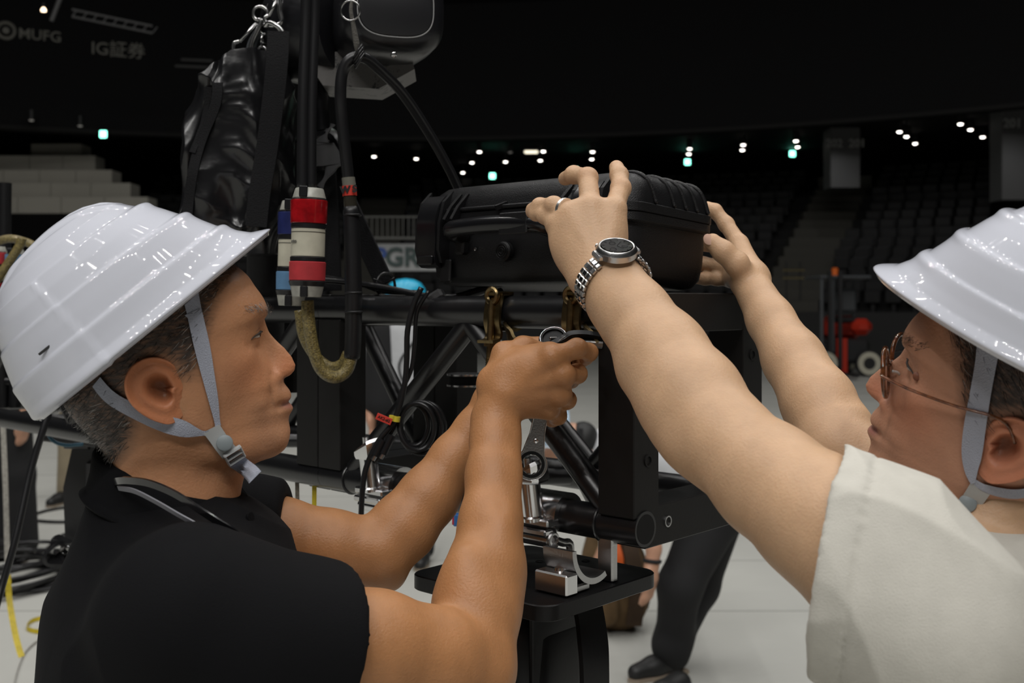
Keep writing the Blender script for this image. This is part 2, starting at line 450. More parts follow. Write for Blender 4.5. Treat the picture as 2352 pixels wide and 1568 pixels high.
# grey stepped risers at the left of the stand
ris = bpy.data.objects.new('trim_riser_blocks', None); COL.objects.link(ris); ris['kind'] = 'structure'
for i, (xr, yt, yb, Y) in enumerate(((187, 330, 360, 34), (219, 357, 392, 33.2), (257, 390, 424, 32.4), (300, 420, 458, 31.6), (340, 452, 490, 30.8))):
    a = P(-160 if i else 70, yb, Y); b = P(xr, yt, Y); nb = 5 if i else 1
    for k in range(nb):
        x0 = a[0]+(b[0]-a[0])*k/nb; x1 = a[0]+(b[0]-a[0])*(k+1)/nb
        o = MB().box(((x0+x1)/2, Y+.4, (a[2]+b[2])/2), (x1-x0-.015, .8, b[2]-a[2]), None, .01).build('riser_panel', mat('riser_cover', (.48, .46, .40), .8, var=.06, vscale=.5)); put(o, ris)
    o = MB().box(((a[0]+b[0])/2, Y+.45, a[2]/2), (b[0]-a[0], .8, a[2]-.02)).build('riser_base', M_BLACK); put(o, ris)

# pillars with block numbers
def text(name, s, size, m, parent, Mx, ext=.01, bold=0.0):
    cu = bpy.data.curves.new('t', 'FONT'); cu.body = s; cu.size = size; cu.extrude = ext; cu.align_x = 'CENTER'; cu.align_y = 'CENTER'; cu.resolution_u = 3; cu.offset = bold
    t = bpy.data.objects.new('t', cu); COL.objects.link(t); bpy.context.view_layer.update()
    me = bpy.data.meshes.new_from_object(t.evaluated_get(bpy.context.evaluated_depsgraph_get())); bpy.data.objects.remove(t)
    me.name = name; me.materials.clear(); me.materials.append(m); me.transform(Mx)
    o = bpy.data.objects.new(name, me); COL.objects.link(o)
    if parent: put(o, parent)
    return o
def face_mx(o, ex, ey):
    ex = nrm(ex); ey = nrm(ey); ez = np.cross(ex, ey); M = Matrix.Identity(4)
    for i in range(3): M[i][0] = ex[i]; M[i][1] = ey[i]; M[i][2] = ez[i]; M[i][3] = o[i]
    return M
M_PIL = mat('grey_pillar', (.12, .12, .12), .6)
for i, (x0, x1, Y, s) in enumerate(((1908, 1976, 33.0, '202  201'), (2302, 2400, 29.5, '201'))):
    a = P(x0, 300, Y); b = P(x1, 300, Y); zt = 6.84
    o = MB().box(((a[0]+b[0])/2, Y+.4, (zt+3.4)/2), (b[0]-a[0], .8, zt-3.4), None, .02)
    o.v = [(x, y, z if z > 5.2 else (5.0 if i == 0 else 4.3)) for x, y, z in o.v]
    pl = o.build(f'trim_pillar_{i+1}', M_PIL); struct(pl)
    c = P((x0+x1)/2 if i == 0 else 2325, 330 if i == 0 else 284, Y)
    text('block_number', s, .34, mat('pillar_number', (.45, .45, .44), .6), pl, face_mx((c[0], Y-.02, c[2]), (1, 0, 0), (0, 0, 1)), .012, .008)

for x, y, z in ((9.6, 31.9, 6.5), (13.4, 28.2, 6.5)):                # the gallery's own lamps wash the pillar heads
    l = bpy.data.lights.new('gallery_lamp', 'SPOT'); l.energy = 26; l.spot_size = 2.6; l.spot_blend = .8; l.shadow_soft_size = .1; o = bpy.data.objects.new('gallery_lamp', l); COL.objects.link(o); o.location = (x, y, z)
# downlights below the gallery
ZC = 6.85; first = None
for px, py in ((859, 358), (956, 363), (1063, 395), (1084, 372), (1101, 347), (1161, 370), (1172, 348), (1241, 367), (1248, 346), (1359, 364), (1361, 347), (1582, 352), (1584, 340), (1705, 343), (1707, 331), (1828, 322), (1832, 336),
               (2066, 301), (2082, 312), (2102, 328), (2206, 283), (2229, 296), (2257, 313), (72, 274), (160, 297), (184, 287), (293, 300)):
    Y = (ZC-.25-EYE)*F/(HY-py); c = P(px, py, Y); dim = px < 400 or px == 1172
    if first is None:
        r = thing('downlight', 'small lit round downlight below the dark arena gallery', 'light', (c[0], c[1], c[2]), 'small lit downlights under the dark gallery')
        a = MB().lathe(c, (0, 0, 1), [(-.02, .08), (.26, .08)], 14).build('housing', M_CAN, r)
        b = MB().lathe(c-V(0, 0, .05), (0, 0, 1), [(0, .03), (.012, .062), (.05, .07)], 14).build('lens', M_LED, r); first = r
    else:
        o = copy_tree(first); o.location = tuple(c)
        if dim:
            for q in o.children:
                if q.name.startswith('lens'): q.data = q.data.copy(); q.data.materials[0] = mat('dim_lamp', (.5, .5, .45), .4, emit=(1, .93, .85), estr=.12)
            o['label'] = 'unlit small round downlight under the dark gallery'; o['group'] = 'unlit downlights under the gallery'
k = thing('linear_light', 'short warm tube light between the round downlights', 'light', P(1220, 349, 36)); MB().box(P(1220, 349, 36), (.46, .1, .09), None, .03).build('diffuser', mat('warm_tube', (1, 1, .9), .4, emit=(1, .92, .7), estr=1.6), k); MB().box(P(1220, 349, 36)+V(0, .02, .12), (.5, .12, .14), None, .02).build('housing', M_CAN, k)
for i, (px, py, Y, lb) in enumerate(((237, 308, 31.0, 'green exit sign above the grey stepped risers'), (1131, 404, 38.6, 'green exit sign just above the black equipment case'), (1579, 372, 38.6, 'green exit sign right of the raised index finger'),
                                     (1820, 353, 38, 'green exit sign beside the grey numbered pillar'), (1323, 388, 39, 'faint green exit sign behind the bent middle finger'))):
    c = P(px, py, Y); s = .20 if i < 4 else .14
    r = thing('exit_sign', lb, 'sign', c)
    MB().box(c, (s, .03, s), None, .03).build('lit_panel', M_EXIT, r); MB().box(c+V(0, .05, 0), (s+.05, .07, s+.05), None, .02).build('housing', M_CAN, r)

# lettering on the fascia
def fascia(px, py):
    """point on the curved fascia seen at that pixel column"""
    best = min(np.linspace(PH0, PH1, 4000), key=lambda p: abs(ring(26.17, p)[0]/ring(26.17, p)[1]-(px-CX)/F)); x, y = ring(26.17, best)
    return V(x, y, EYE-(py-HY)/F*y), V(math.cos(best), -math.sin(best), 0)
def fsign(name, s, px, py, size, lb, m=M_SIGNL):
    c, ex = fascia(px, py); r = thing(name, lb, 'sign', c); ex = nrm(ex+V(0, 0, -.02))
    text('lettering', s, size, m, r, face_mx(c, ex, (0, 0, 1)), .006, .003 if 'I' not in s else .002); return r, c, ex
r, c, ex = fsign('fascia_sign', 'MUFG', 92, 82, .42, 'pale MUFG lettering with a round emblem on the black fascia')
c2, e2 = fascia(14, 70)
n2 = np.cross(nrm(e2), (0, 0, 1))
MB().torus(c2+.03*n2*0, n2, .22, .05, 30, 8).build('emblem_ring', M_SIGNL, r); MB().lathe(c2-.02*n2, n2, [(0, .09), (.04, .09)], 20).build('emblem_dot', M_SIGNL, r)
fsign('fascia_sign', 'IG証券', 272, 116, .50, 'pale IG lettering with two kanji on the black fascia')
fsign('fascia_sign', 'G Mizuho', 455, 139, .2, 'small faint two line lettering on the black fascia beside the chain bag', mat('faint_letter', (.05, .05, .048), .6))
bpy.data.objects.remove([o for o in bpy.data.objects if o.name.startswith('lettering')][-1]); 
rr = [o for o in bpy.data.objects if o.name.startswith('fascia_sign')][-1]
c, ex = fascia(452, 146)
for k, (dx, wd) in enumerate(((0, .9), (0, 1.25))):
    MB().box(c+V(0, 0, .1-.2*k), (wd, .03, .07), np.array((nrm(ex), nrm(np.cross((0, 0, 1), ex)), (0, 0, 1))).T).build('lettering', MATS['faint_letter'], rr)
# roof catwalk parts up at the left
t = thing('catwalk_truss', 'dim grey lattice beam hanging in the dark above the fascia signs', 'truss', P(265, 55, 24))
a, b = P(165, 38, 24), P(350, 76, 24.6)
for dz in (0, .16): MB().rod(a+V(0, 0, dz), b+V(0, 0, dz), .025, 8).build('chord', mat('catwalk_metal', (.10, .10, .10), .5), t)
for k in range(9):
    q = a+(b-a)*k/8; MB().rod(q, q+(b-a)/16+V(0, 0, .16), .012, 6).build('brace', MATS['catwalk_metal'], t)
o = MB().rod(P(118, 48, 24), P(142, -14, 24), .05, 8).build('catwalk_strut', MATS['catwalk_metal']); tag(o, 'dim slanting grey strut at the top left above the fascia', 'strut')
c = P(100, 21, 26); r = thing('warning_lamp', 'tiny warm lamp above the fascia lettering at the top left', 'light', c)
MB().lathe(c, (0, 0, 1), [(-.05, .06), (0, .05), (.05, .01)], 10).build('bulb', mat('warm_bulb', (1, .8, .6), .4, emit=(1, .75, .5), estr=5), r); MB().lathe(c+V(0, .0, .04), (0, 0, 1), [(0, .03), (.1, .03)], 8).build('housing', M_CAN, r)

# sponsor board on the bowl's front wall, partly hidden by the case
c = P(915, 591, 24.6); r = thing('sponsor_board', 'white board reading P GR partly hidden behind the black case', 'sign', c)
ex = nrm(V(1, -.02, 0))
MB().box(c+V(.55, .05, 0), (2.1, .06, .62), None, .01).build('panel', mat('white_board', (.42, .43, .43), .5), r)
text('letter_p', 'P', .58, mat('blue_letter', (.035, .09, .33), .5), r, face_mx(P(872, 592, 24.58), (1, 0, 0), (0, 0, 1)), .01, .018)['label'] = 'blue letter P'
text('letters', 'GR', .58, mat('green_letter', (.045, .075, .07), .5), r, face_mx(P(924, 592, 24.58), (1, 0, 0), (0, 0, 1)), .01, .018)
o = MB(); y = 24.3
for px in range(830, 960, 12): o.rod(P(px, 545, y), P(px, 500, y), .012, 6)
o.rod(P(800, 547, y), P(1000, 547, y), .03, 8); o.rod(P(800, 498, y), P(1000, 498, y), .02, 8)
o = o.build('trim_railing', mat('railing_metal', (.12, .12, .11), .45)); struct(o)
# ================================================================ black box truss on the hoist
M_TR = mat('black_truss_paint', (.0065, .0066, .0075), .33, spec=.75, bump=.06, bscale=160, wear=((.30, .29, .28), 55, .735))
M_TRE = mat('truss_end_plate', (.0095, .009, .0088), .5, spec=.3, bump=.06, bscale=240, wear=((.30, .29, .28), 60, .74))
M_CHROME = mat('polished_chrome', (.72, .72, .73), .2, metal=1)
M_STEEL = mat('brushed_steel', (.50, .50, .50), .28, metal=1, bump=.1, bscale=500)
M_BRASS = mat('yellow_zinc_plating', (.24, .175, .085), .33, metal=1, var=.5, vscale=70)
M_RUB = mat('black_rubber_cable', (.010, .010, .011), .32)
M_MATB = mat('matt_black_plate', (.005, .005, .0056), .40, spec=.35, bump=.05, bscale=300)
M_DKHOLE = mat('dark_hole', (.004, .004, .004), .9)  # flat black, for the shade in hollows and the black drum
TN = V(.1472, 1.2, 0); TU = V(-.739, .673, 0); TV = V(.673, .739, 0); ZB, ZT, TW = 1.2963, 1.536, .24
TU, TV = nrm(TU), nrm(V(.673, .739, 0)); TV = nrm(TV-TU*(TU@TV))
def T(s, t, z): return TN+TU*s+TV*t+V(0, 0, z)
RT = np.stack((TU, TV, V(0, 0, 1)), 1)
def truss_section(s0, s1, label, front, back):
    r = thing('box_truss', label, 'truss', T((s0+s1)/2, TW/2, ZB-.02))
    for t in (0, TW):
        for z in (ZB, ZT): MB().pipe(T(s0-.0015, t, z), T(s1+.0015, t, z), .0200, .0165, 36).build('chord', M_TR, r, 40)
    for sc in (s0+.025, s1-.025):
        for t, dt in ((.004, 0), (TW-.004, 0)):
            MB().box(T(sc, t, (ZB+ZT)/2), (.05, .048, ZT-ZB-.026), RT, .0012).build('end_post', M_TRE, r)
        for z in (ZB, ZT): MB().box(T(sc, TW/2, z), (.0492, TW-.004, .046), RT, .0012).build('end_beam', M_TRE, r)
    for fr, t in ((front, 0), (back, TW)):
        for (sa, za), (sb, zb_) in zip(fr[:-1], fr[1:]):
            a, b = T(sa, t, ZT-.014 if za else ZB+.014), T(sb, t, ZT-.014 if zb_ else ZB+.014)
            o = MB().rod(a, b, .0142, 22).build('brace', M_TR, r, 40)
    for z in (ZB, ZT):
        n = max(2, int((s1-s0)/.26)); q = [(s0+.05+(s1-s0-.1)*k/n, TW*(k % 2)) for k in range(n+1)]
        for (sa, ta), (sb, tb) in zip(q[:-1], q[1:]): MB().rod(T(sa, ta, z), T(sb, tb, z), .0125, 18).build('brace', M_TR, r, 40)
    return r
tr1 = truss_section(0, .56, 'near black box truss section with square end frame, below the case', [(.045, 0), (.27, 1), (.50, 0)], [(.06, 1), (.26, 0), (.50, 1)])
tr2 = truss_section(.5616, 2.45, 'far black box truss section running left behind the man in black', [(.62, 1), (.85, 0), (1.10, 1), (1.35, 0), (1.6, 1), (1.85, 0), (2.1, 1), (2.38, 0)], [(.62, 0), (.78, 1), (1.0, 0), (1.25, 1), (1.5, 0), (1.75, 1), (2.0, 0), (2.25, 1)])
# holes in the end frame, and black discs for the shade inside the chords
for t, z in ((.006, ZB+.075), (.006, ZT-.075), (TW-.006, ZT-.055), (TW-.006, ZB+.055)):
    MB().lathe(T(-.0004, t, z), -TU, [(-.004, .0068), (.0012, .0068), (.0012, .0052), (-.003, .005), (-.003, .0001)], 20).build('bolt_hole', M_TRE, tr1)
for t in (.045, TW-.045):
    MB().lathe(T(-.0002, t, ZB+.002), -TU, [(-.004, .0065), (.0012, .0065), (.0012, .005), (-.003, .0048), (-.003, .0001)], 20).build('bolt_hole', M_STEEL, tr1)
for t in (0, TW):
    for z in (ZB, ZT): MB().lathe(T(-.0012, t, z), -TU, [(-.003, .0166), (.0006, .0166), (.0006, .0001)], 28).build('chord_mouth_shade', M_DKHOLE, tr1)
text('stencil', 'S', .016, mat('grey_stencil', (.20, .2, .2), .6), tr1, face_mx(T(-.0006, .010, ZB+.108), nrm(V(0, 0, 1)), -(-TU[1]*V(1, 0, 0)*0+TV)), .0004, .0003)
# a weld collar where chord meets post
for s_ in (.056, .504):
    for z in (ZB,): MB().torus(T(s_, 0, z), TU, .0205, .0022, 28, 8).build('weld', M_TR, tr1)

# ---- chrome swivel clamps on the lower front chord
def chrome_clamp(s, label, opened):
    c = T(s, 0, ZB); r = thing('pipe_clamp', label, 'clamp', c)
    out = -TV; up = V(0, 0, 1); w_ = .027
    # saddle: three quarter band round the chord
    vs = []; fs = []; A = np.linspace(math.radians(-35), math.radians(205), 30)
    for a in A:
        d = math.cos(a)*out*1+math.sin(a)*up
        for rr, e in ((.0205, -w_), (.0275, -w_), (.0275, w_), (.0205, w_)): vs.append(c+d*rr+TU*e)
    for i in range(len(A)-1):
        for k in range(4): fs.append((i*4+k, i*4+(k+1) % 4, i*4+4+(k+1) % 4, i*4+4+k))
    fs += [(3, 2, 1, 0), tuple((len(A)-1)*4+k for k in range(4))]
    MB().add(vs, fs).build('saddle', M_CHROME, r)
    b0 = c+out*.034-up*.008-TU*.002
    mb = MB(); mb.box(c+out*.030-up*.004, (w_*2.1, .022, .009), RT, .002)
    mb.box(c+out*.036-up*.0145, (w_*2.0, .016, .008), RT, .002); mb.build('flange', M_CHROME, r)
    # upright bolt with the slanted wing nut
    ax = nrm(up+out*.12+TU*.04); mb = MB(); mb.lathe(b0+ax*.006, ax, [(0, .0150), (.004, .0150), (.006, .0128), (.040, .0124), (.052, .0128), (.052, .0001)], 26)
    mb.build('nut_barrel', M_CHROME, r)
    e1 = nrm(TU-ax*(TU@ax)); e2 = np.cross(ax, e1); top = b0+ax*.055
    wing = [(-.019, -.009), (-.016, -.013), (.010, -.0125), (.017, -.008), (.017, .006), (.009, .0125), (-.014, .012), (-.019, .007)]
    vs = []
    for h, sc in ((-.004, .92), (0, 1), (.010, 1), (.0135, .8)):
        for x, y in wing: vs.append(top+e1*x*sc*1.15+e2*y*sc*1.15+ax*(h+(.009 if h > 0 else 0)*(-x/.019)))
    k = len(wing); fs = [(i*k+j, i*k+(j+1) % k, (i+1)*k+(j+1) % k, (i+1)*k+j) for i in range(3) for j in range(k)]+[tuple(range(k-1, -1, -1)), tuple(3*k+j for j in range(k))]
    MB().add(vs, fs).build('wing_nut', M_CHROME, r, 30)
    MB().lathe(top+ax*.012, ax, [(0, .0048), (.012, .0046), (.0125, .0001)], 12).build('bolt_end', M_STEEL, r)
    # barrel hinge and hook below
    hb = c+out*.030-up*.0245
    MB().rod(hb-TU*.026, hb+TU*.024, .0085, 22).build('hinge_barrel', M_CHROME, r)
    mb = MB(); mb.torus(hb-TU*.027, TU, .0082, .0028, 22, 8).build('hinge_eye', M_STEEL, r)
    if opened:
        mb = MB(); prof = spl([hb-TU*.027+out*-.006, hb-TU*.029-out*.016-up*.004, hb-TU*.030-out*.026-up*.006, hb-TU*.030-out*.028-up*.016, hb-TU*.030-out*.020-up*.019], 16)
        mb.tube(prof, np.linspace(.0048, .0052, 16), 10).build('hook_arm', M_STEEL, r, 60)
    return r
chrome_clamp(.135, 'polished clamp on the lower truss tube, below the hanging spanner', True)
chrome_clamp(.425, 'polished clamp on the lower truss tube, left of the far forearm', False)

# ---- yellow plated half couplers holding the case bracket on the upper tube
def coupler(s, label):
    c = T(s, 0, ZT); r = thing('half_coupler', label, 'coupler', c); out = -TV; up = V(0, 0, 1)
    vs = []; fs = []; A = np.linspace(math.radians(150), math.radians(285), 20)
    for a in A:
        d = math.cos(a)*out*-1*-1+math.sin(a)*up
        for rr, e in ((.0204, -.013), (.0244, -.013), (.0244, .013), (.0204, .013)): vs.append(c+d*rr+TU*e)
    for i in range(len(A)-1):
        for k in range(4): fs.append((i*4+k, i*4+(k+1) % 4, i*4+4+(k+1) % 4, i*4+4+k))
    fs += [(3, 2, 1, 0), tuple((len(A)-1)*4+k for k in range(4))]; MB().add(vs, fs).build('jaw', M_BRASS, r)
    # front flap, curled foot
    p = [c+out*.021+up*.022, c+out*.0255+up*.006, c+out*.0275-up*.012, c+out*.024-up*.026, c+out*.028-up*.034, c+out*.040-up*.036]
    MB().strip(spl(p, 18), TU, .026, .0035).build('flap', M_BRASS, r, 50)
    p = [c+out*.012-up*.022-TU*.010, c+out*.020-up*.026-TU*.020, c+out*.024-up*.038-TU*.034]
    MB().strip(spl(p, 10), up+TU*.4, [.022]*3+[.020]*4+[.014]*3, .004).build('foot', M_BRASS, r, 50)
    b0 = c+out*.033-up*.072; ax = nrm(up-out*.06)
    MB().rod(b0, b0+ax*.086, .0042, 16).build('bolt', M_BRASS, r)
    mb = MB()
    for k in range(7): mb.torus(b0+ax*(.001+.0024*k), ax, .0042, .0008, 14, 6)
    mb.build('thread', M_BRASS, r)
    MB().lathe(b0+ax*.030, ax, [(0, .0085), (.008, .0085), (.008, .0001)], 6).build('nut', M_BRASS, r, 20)
    MB().torus(b0+ax*.092, TV, .0085, .0034, 22, 8).build('eye', M_BRASS, r)
    MB().box(c+up*.0225+out*.014, (.022, .03, .005), RT, .0012).build('saddle_plate', M_BRASS, r)
    return r
coupler(.207, 'yellow plated coupler on the upper truss tube, left of the gripping hand')
coupler(.083, 'yellow plated coupler half hidden behind the near forearm')

# ================================================================ black equipment case
M_CASE = mat('black_case_plastic', (.0055, .0055, .0062), .42, spec=.4, bump=.35, bscale=900)
M_CASEG = mat('smooth_black_plastic', (.007, .007, .008), .24)
CC = V(.132, 1.205, 1.5605); ROLL = math.radians(3.2)
cu_ = TU; cv_ = nrm(TV*math.cos(ROLL)-V(0, 0, 1)*math.sin(ROLL)); cw_ = np.cross(cu_, cv_); cw_ = cw_*np.sign(cw_[2])
RC = np.stack((cu_, cv_, cw_), 1); CL, CD, CH = .350, .186, .131
CC = CC+V(0, 0, math.sin(ROLL)*CD+.0)
def K_(a, b, c): return CC+cu_*a+cv_*b+cw_*c
case = thing('equipment_case', 'black ribbed plastic equipment case held up by the man in glasses', 'case', K_(CL/2, CD/2, 0))
def rrect(L, D, r, n=6):
    q = []
    for cx, cy, a0 in ((L-r, D-r, 0), (r, D-r, 90), (r, r, 180), (L-r, r, 270)):
        for k in range(n+1): a = math.radians(a0+90*k/n); q.append((cx+r*math.cos(a), cy+r*math.sin(a)))
    return q
def rbox(rows, name, m, parent, smooth=40):
    """stacked rounded rectangles: (height, inset, corner radius)"""
    vs = []; 
    for z, ins, r in rows: vs += [K_(ins+x, ins+y, z) for x, y in rrect(CL-2*ins, CD-2*ins, r)]
    k = 28; fs = [(i*k+j, i*k+(j+1) % k, (i+1)*k+(j+1) % k, (i+1)*k+j) for i in range(len(rows)-1) for j in range(k)]+[tuple(range(k-1, -1, -1)), tuple((len(rows)-1)*k+j for j in range(k))]
    return MB().add(vs, fs).build(name, m, parent, smooth)
rbox([(.000, .028, .02), (.003, .017, .026), (.012, .0105, .028), (.030, .0085, .026), (.069, .0075, .025), (.0705, .004, .025), (.072, .0025, .026), (.081, .0025, .026)], 'base', M_CASE, case)
lid = rbox([(.0815, .0035, .026), (.0825, .0015, .027), (.092, .0015, .027), (.0935, .0045, .026), (.108, .006, .027), (.120, .010, .028), (.1275, .018, .026), (.131, .030, .022)], 'lid', M_CASE, case)
# wave ribs over the lid end that faces right
for k, b in enumerate((.045, .083, .108, .132, .156)):
    p = [K_(.05, b-.012, .1305), K_(.028, b-.010, .1300), K_(.014, b-.006, .1245), K_(.0075, b, .112), K_(.0045, b+.004, .098), K_(.003, b+.005, .0935)]
    MB().tube(spl(p, 20), np.interp(np.linspace(0, 1, 20), (0, .2, .9, 1), (.001, .0030, .0030, .0015)), 10).build('rib', M_CASE, lid, 60)
# raised ledge and slanting fins on the long front
MB().box(K_(.175, .0035, .0965), (.25, .010, .005), RC, .0015).build('ledge', M_CASE, lid)
for a, b0 in ((.292, 0), (.279, 0), (.105, 0), (.092, 0), (.205, 1)):
    MB().strip([K_(a, -.006, .081 if not b0 else .094), K_(a-.004, .0015, .098), K_(a-.010, .013, .115 if not b0 else .104)], cu_, .0052, .012 if not b0 else .006).build('fin', M_CASE, lid)
# latches
for a in (.322, .062):
    w_ = .034; prof = [(-.0035, .022), (-.010, .026), (-.013, .040), (-.0125, .060), (-.0145, .074), (-.0135, .088), (-.008, .104), (.004, .117), (.010, .117), (.010, .022)]
    MB().prism([(y, z) for y, z in prof], K_(a-w_/2, 0, 0), cv_, cw_, cu_, w_).build('latch', M_CASEG, case, 25)
    for sg in (-1, 1):
        MB().prism([(-.0045, .028), (-.011, .045), (-.011, .080), (-.004, .108), (.012, .124), (.012, .028)], K_(a+sg*(w_/2+.0035)-.0025, 0, 0), cv_, cw_, cu_, .005).build('latch_cheek', M_CASE, case, 25)
    MB().box(K_(a, -.0135, .031), (w_*.86, .004, .012), RC, .0015).build('latch_lip', M_CASEG, case)
# handle
h = MB(); p = [K_(.272, .004, .062), K_(.268, -.014, .064), K_(.257, -.026, .068), K_(.190, -.030, .070), K_(.123, -.026, .068), K_(.110, -.014, .064), K_(.106, .004, .062)]
MB().tube(spl(p, 44), [.0115]*44, 14, up=cw_, flat=.95).build('handle', M_CASEG, case, 60)
for a in (.272, .106): MB().box(K_(a, .004, .058), (.016, .014, .04), RC, .003).build('handle_lug', M_CASE, case)
MB().box(K_(.147, -.0365, .069), (.045, .003, .026), RC, .0012).build('handle_pad', M_CASE, case)
# pressure valve, screw, feet
v_ = MB(); v_.lathe(K_(.196, .006, .040), -cv_, [(0, .0125), (.006, .0125), (.0085, .0105), (.0085, .0001)], 26); v_ = v_.build('pressure_valve', M_CASE, case)
for k in range(3): MB().torus(K_(.196, -.0027, .040), -cv_, .003+.003*k, .0006, 20, 6).build('valve_ridge', M_CASE, v_)
MB().lathe(K_(.250, .007, .045), -cv_, [(0, .0022), (.0015, .002), (.002, .0001)], 12).build('screw', M_STEEL, case)
MB().box(K_(CL+.001, .06, .085), (.012, .03, .016), RC, .002).build('hinge_lug', M_CASE, case)
for a in (.30, .05): MB().box(K_(a, .0045, .018), (.02, .006, .03), RC, .002).build('corner_rib', M_CASE, case)

# ================================================================ square plate and lamp body under the truss
ZP = 1.232; PO = V(.036, 1.112, 0)
def PL(a, b, z): return PO+TU*a+TV*b+V(0, 0, z)
pl = thing('mounting_plate', 'flat black square plate with rounded corners below the truss', 'plate', PL(.11, .11, ZP-.02))
q = rrect(.215, .208, .022, 7); vs = []
for z, i_ in ((ZP-.0175, .0012), (ZP-.0165, 0), (ZP-.0012, 0), (ZP, .0012)): vs += [PL(.1115+(x-.1075)*(1-i_/.11), .108+(y-.104)*(1-i_/.11), z) for x, y in q]
k = len(q); MB().add(vs, [(i*k+j, i*k+(j+1) % k, (i+1)*k+(j+1) % k, (i+1)*k+j) for i in range(3) for j in range(k)]+[tuple(range(k-1, -1, -1)), tuple(3*k+j for j in range(k))]).build('slab', M_MATB, pl, 30)
for a, b in ((.05, .15), (.05, .085), (.10, .19), (.165, .05), (.19, .05), (.165, .085), (.14, .15), (.03, .12)):
    MB().lathe(PL(a, b, ZP+.0002), (0, 0, 1), [(0, .0052), (.0005, .0052), (.0006, .0042), (-.002, .004), (-.002, .0001)], 16).build('screw_hole', M_DKHOLE, pl)
# the loose lower jaw standing on the plate
j = thing('clamp_jaw', 'polished curved lower clamp jaw standing open on the black plate', 'clamp', PL(.072, .075, ZP))
A = np.linspace(math.radians(178), math.radians(300), 22); c = PL(.034, .098, ZP+.046); vs = []; fs = []
for a in A:
    d = math.cos(a)*TV+math.sin(a)*V(0, 0, 1)
    for rr, e in ((.030, -.021), (.036, -.021), (.036, .021), (.030, .021)): vs.append(c+d*rr*1.12+TU*e)
for i in range(len(A)-1):
    for k in range(4): fs.append((i*4+k, i*4+(k+1) % 4, i*4+4+(k+1) % 4, i*4+4+k))
fs += [(3, 2, 1, 0), tuple((len(A)-1)*4+k for k in range(4))]; MB().add(vs, fs).build('curved_jaw', M_STEEL, j)
MB().box(PL(.034, .055, ZP+.0125), (.046, .020, .023), RT, .0018).build('foot_block', M_CHROME, j)
MB().box(PL(.034, .075, ZP+.005), (.040, .03, .009), RT, .002).build('base_web', M_STEEL, j)
MB().box(PL(.024, .134, ZP+.042), (.022, .011, .084), RT, .002).build('upright', M_STEEL, j)
MB().lathe(PL(.034, .062, ZP+.024), (0, 0, 1), [(0, .007), (.003, .006), (.004, .0001)], 16).build('stud', M_CHROME, j)
# lamp body hanging below
lb = thing('lamp_body', 'black lamp housing with a curved handle below the square plate', 'lamp', PL(.11, .11, ZP-.26))
q = rrect(.130, .130, .04, 8); vs = []
for z, i_ in ((ZP-.0178, .030), (ZP-.035, .012), (ZP-.060, .002), (ZP-.110, 0), (ZP-.17, .002), (ZP-.20, .02)): vs += [PL(.125+(x-.065)*(1-i_/.065), .100+(y-.065)*(1-i_/.065), z) for x, y in q]
k = len(q); MB().add(vs, [(i*k+j, i*k+(j+1) % k, (i+1)*k+(j+1) % k, (i+1)*k+j) for i in range(5) for j in range(k)]+[tuple(range(k-1, -1, -1)), tuple(5*k+j for j in range(k))]).build('housing', M_MATB, lb, 40)
MB().box(PL(.066, .100, ZP-.075), (.006, .10, .116), RT, .001).build('side_fin', M_MATB, lb)
MB().strip(spl([PL(.040, .115, ZP-.018), PL(.030, .112, ZP-.05), PL(.018, .102, ZP-.085), PL(.012, .095, ZP-.14), PL(.012, .095, ZP-.22)], 24), TV, .045, .006).build('yoke', M_MATB, lb, 50)
MB().tube(spl([PL(.11, .0, ZP-.058), PL(.10, -.012, ZP-.075), PL(.075, -.020, ZP-.11), PL(.06, -.015, ZP-.16), PL(.06, .0, ZP-.2), PL(.06, .03, ZP-.21)], 30), .0095, 14).build('handle', mat('grained_handle', (.03, .03, .034), .5, bump=.6, bscale=800), lb, 60)
# ================================================================ the two riggers in front
M_SKIN = mat('skin', (.5, .28, .17), .46, bump=.25, bscale=420, var=.10, vscale=38, sss=.12, attr=True, spec=.42)
M_NAIL = mat('fingernail', (.62, .40, .31), .28)
M_LENSEYE = mat('eye_white', (.55, .50, .46), .15)
M_IRIS = mat('eye_dark', (.012, .008, .006), .1)
M_HAIRG = mat('greying_hair', (.055, .045, .038), .55, attr=True)
M_HAIRB = mat('black_hair', (.010, .009, .009), .45, attr=True)
M_ABS = mat('white_helmet_plastic', (.565, .58, .645), .035, spec=.5)
M_INNER = mat('dark_helmet_lining', (.03, .03, .032), .7)
M_STRAP = mat('grey_webbing', (.36, .38, .45), .8, bump=.5, bscale=900)
M_BUCK = mat('grey_buckle', (.42, .43, .43), .3)
M_POLO = mat('black_jersey', (.0032, .0033, .0042), .9, bump=.25, bscale=700, spec=.22)
M_TEE = mat('oatmeal_jersey', (.55, .53, .475), .85, bump=.3, bscale=800, var=.05, vscale=60)
M_TROU = mat('black_trousers', (.012, .012, .014), .85)
M_SHOE = mat('black_shoe', (.012, .012, .012), .5)
S = 1/F

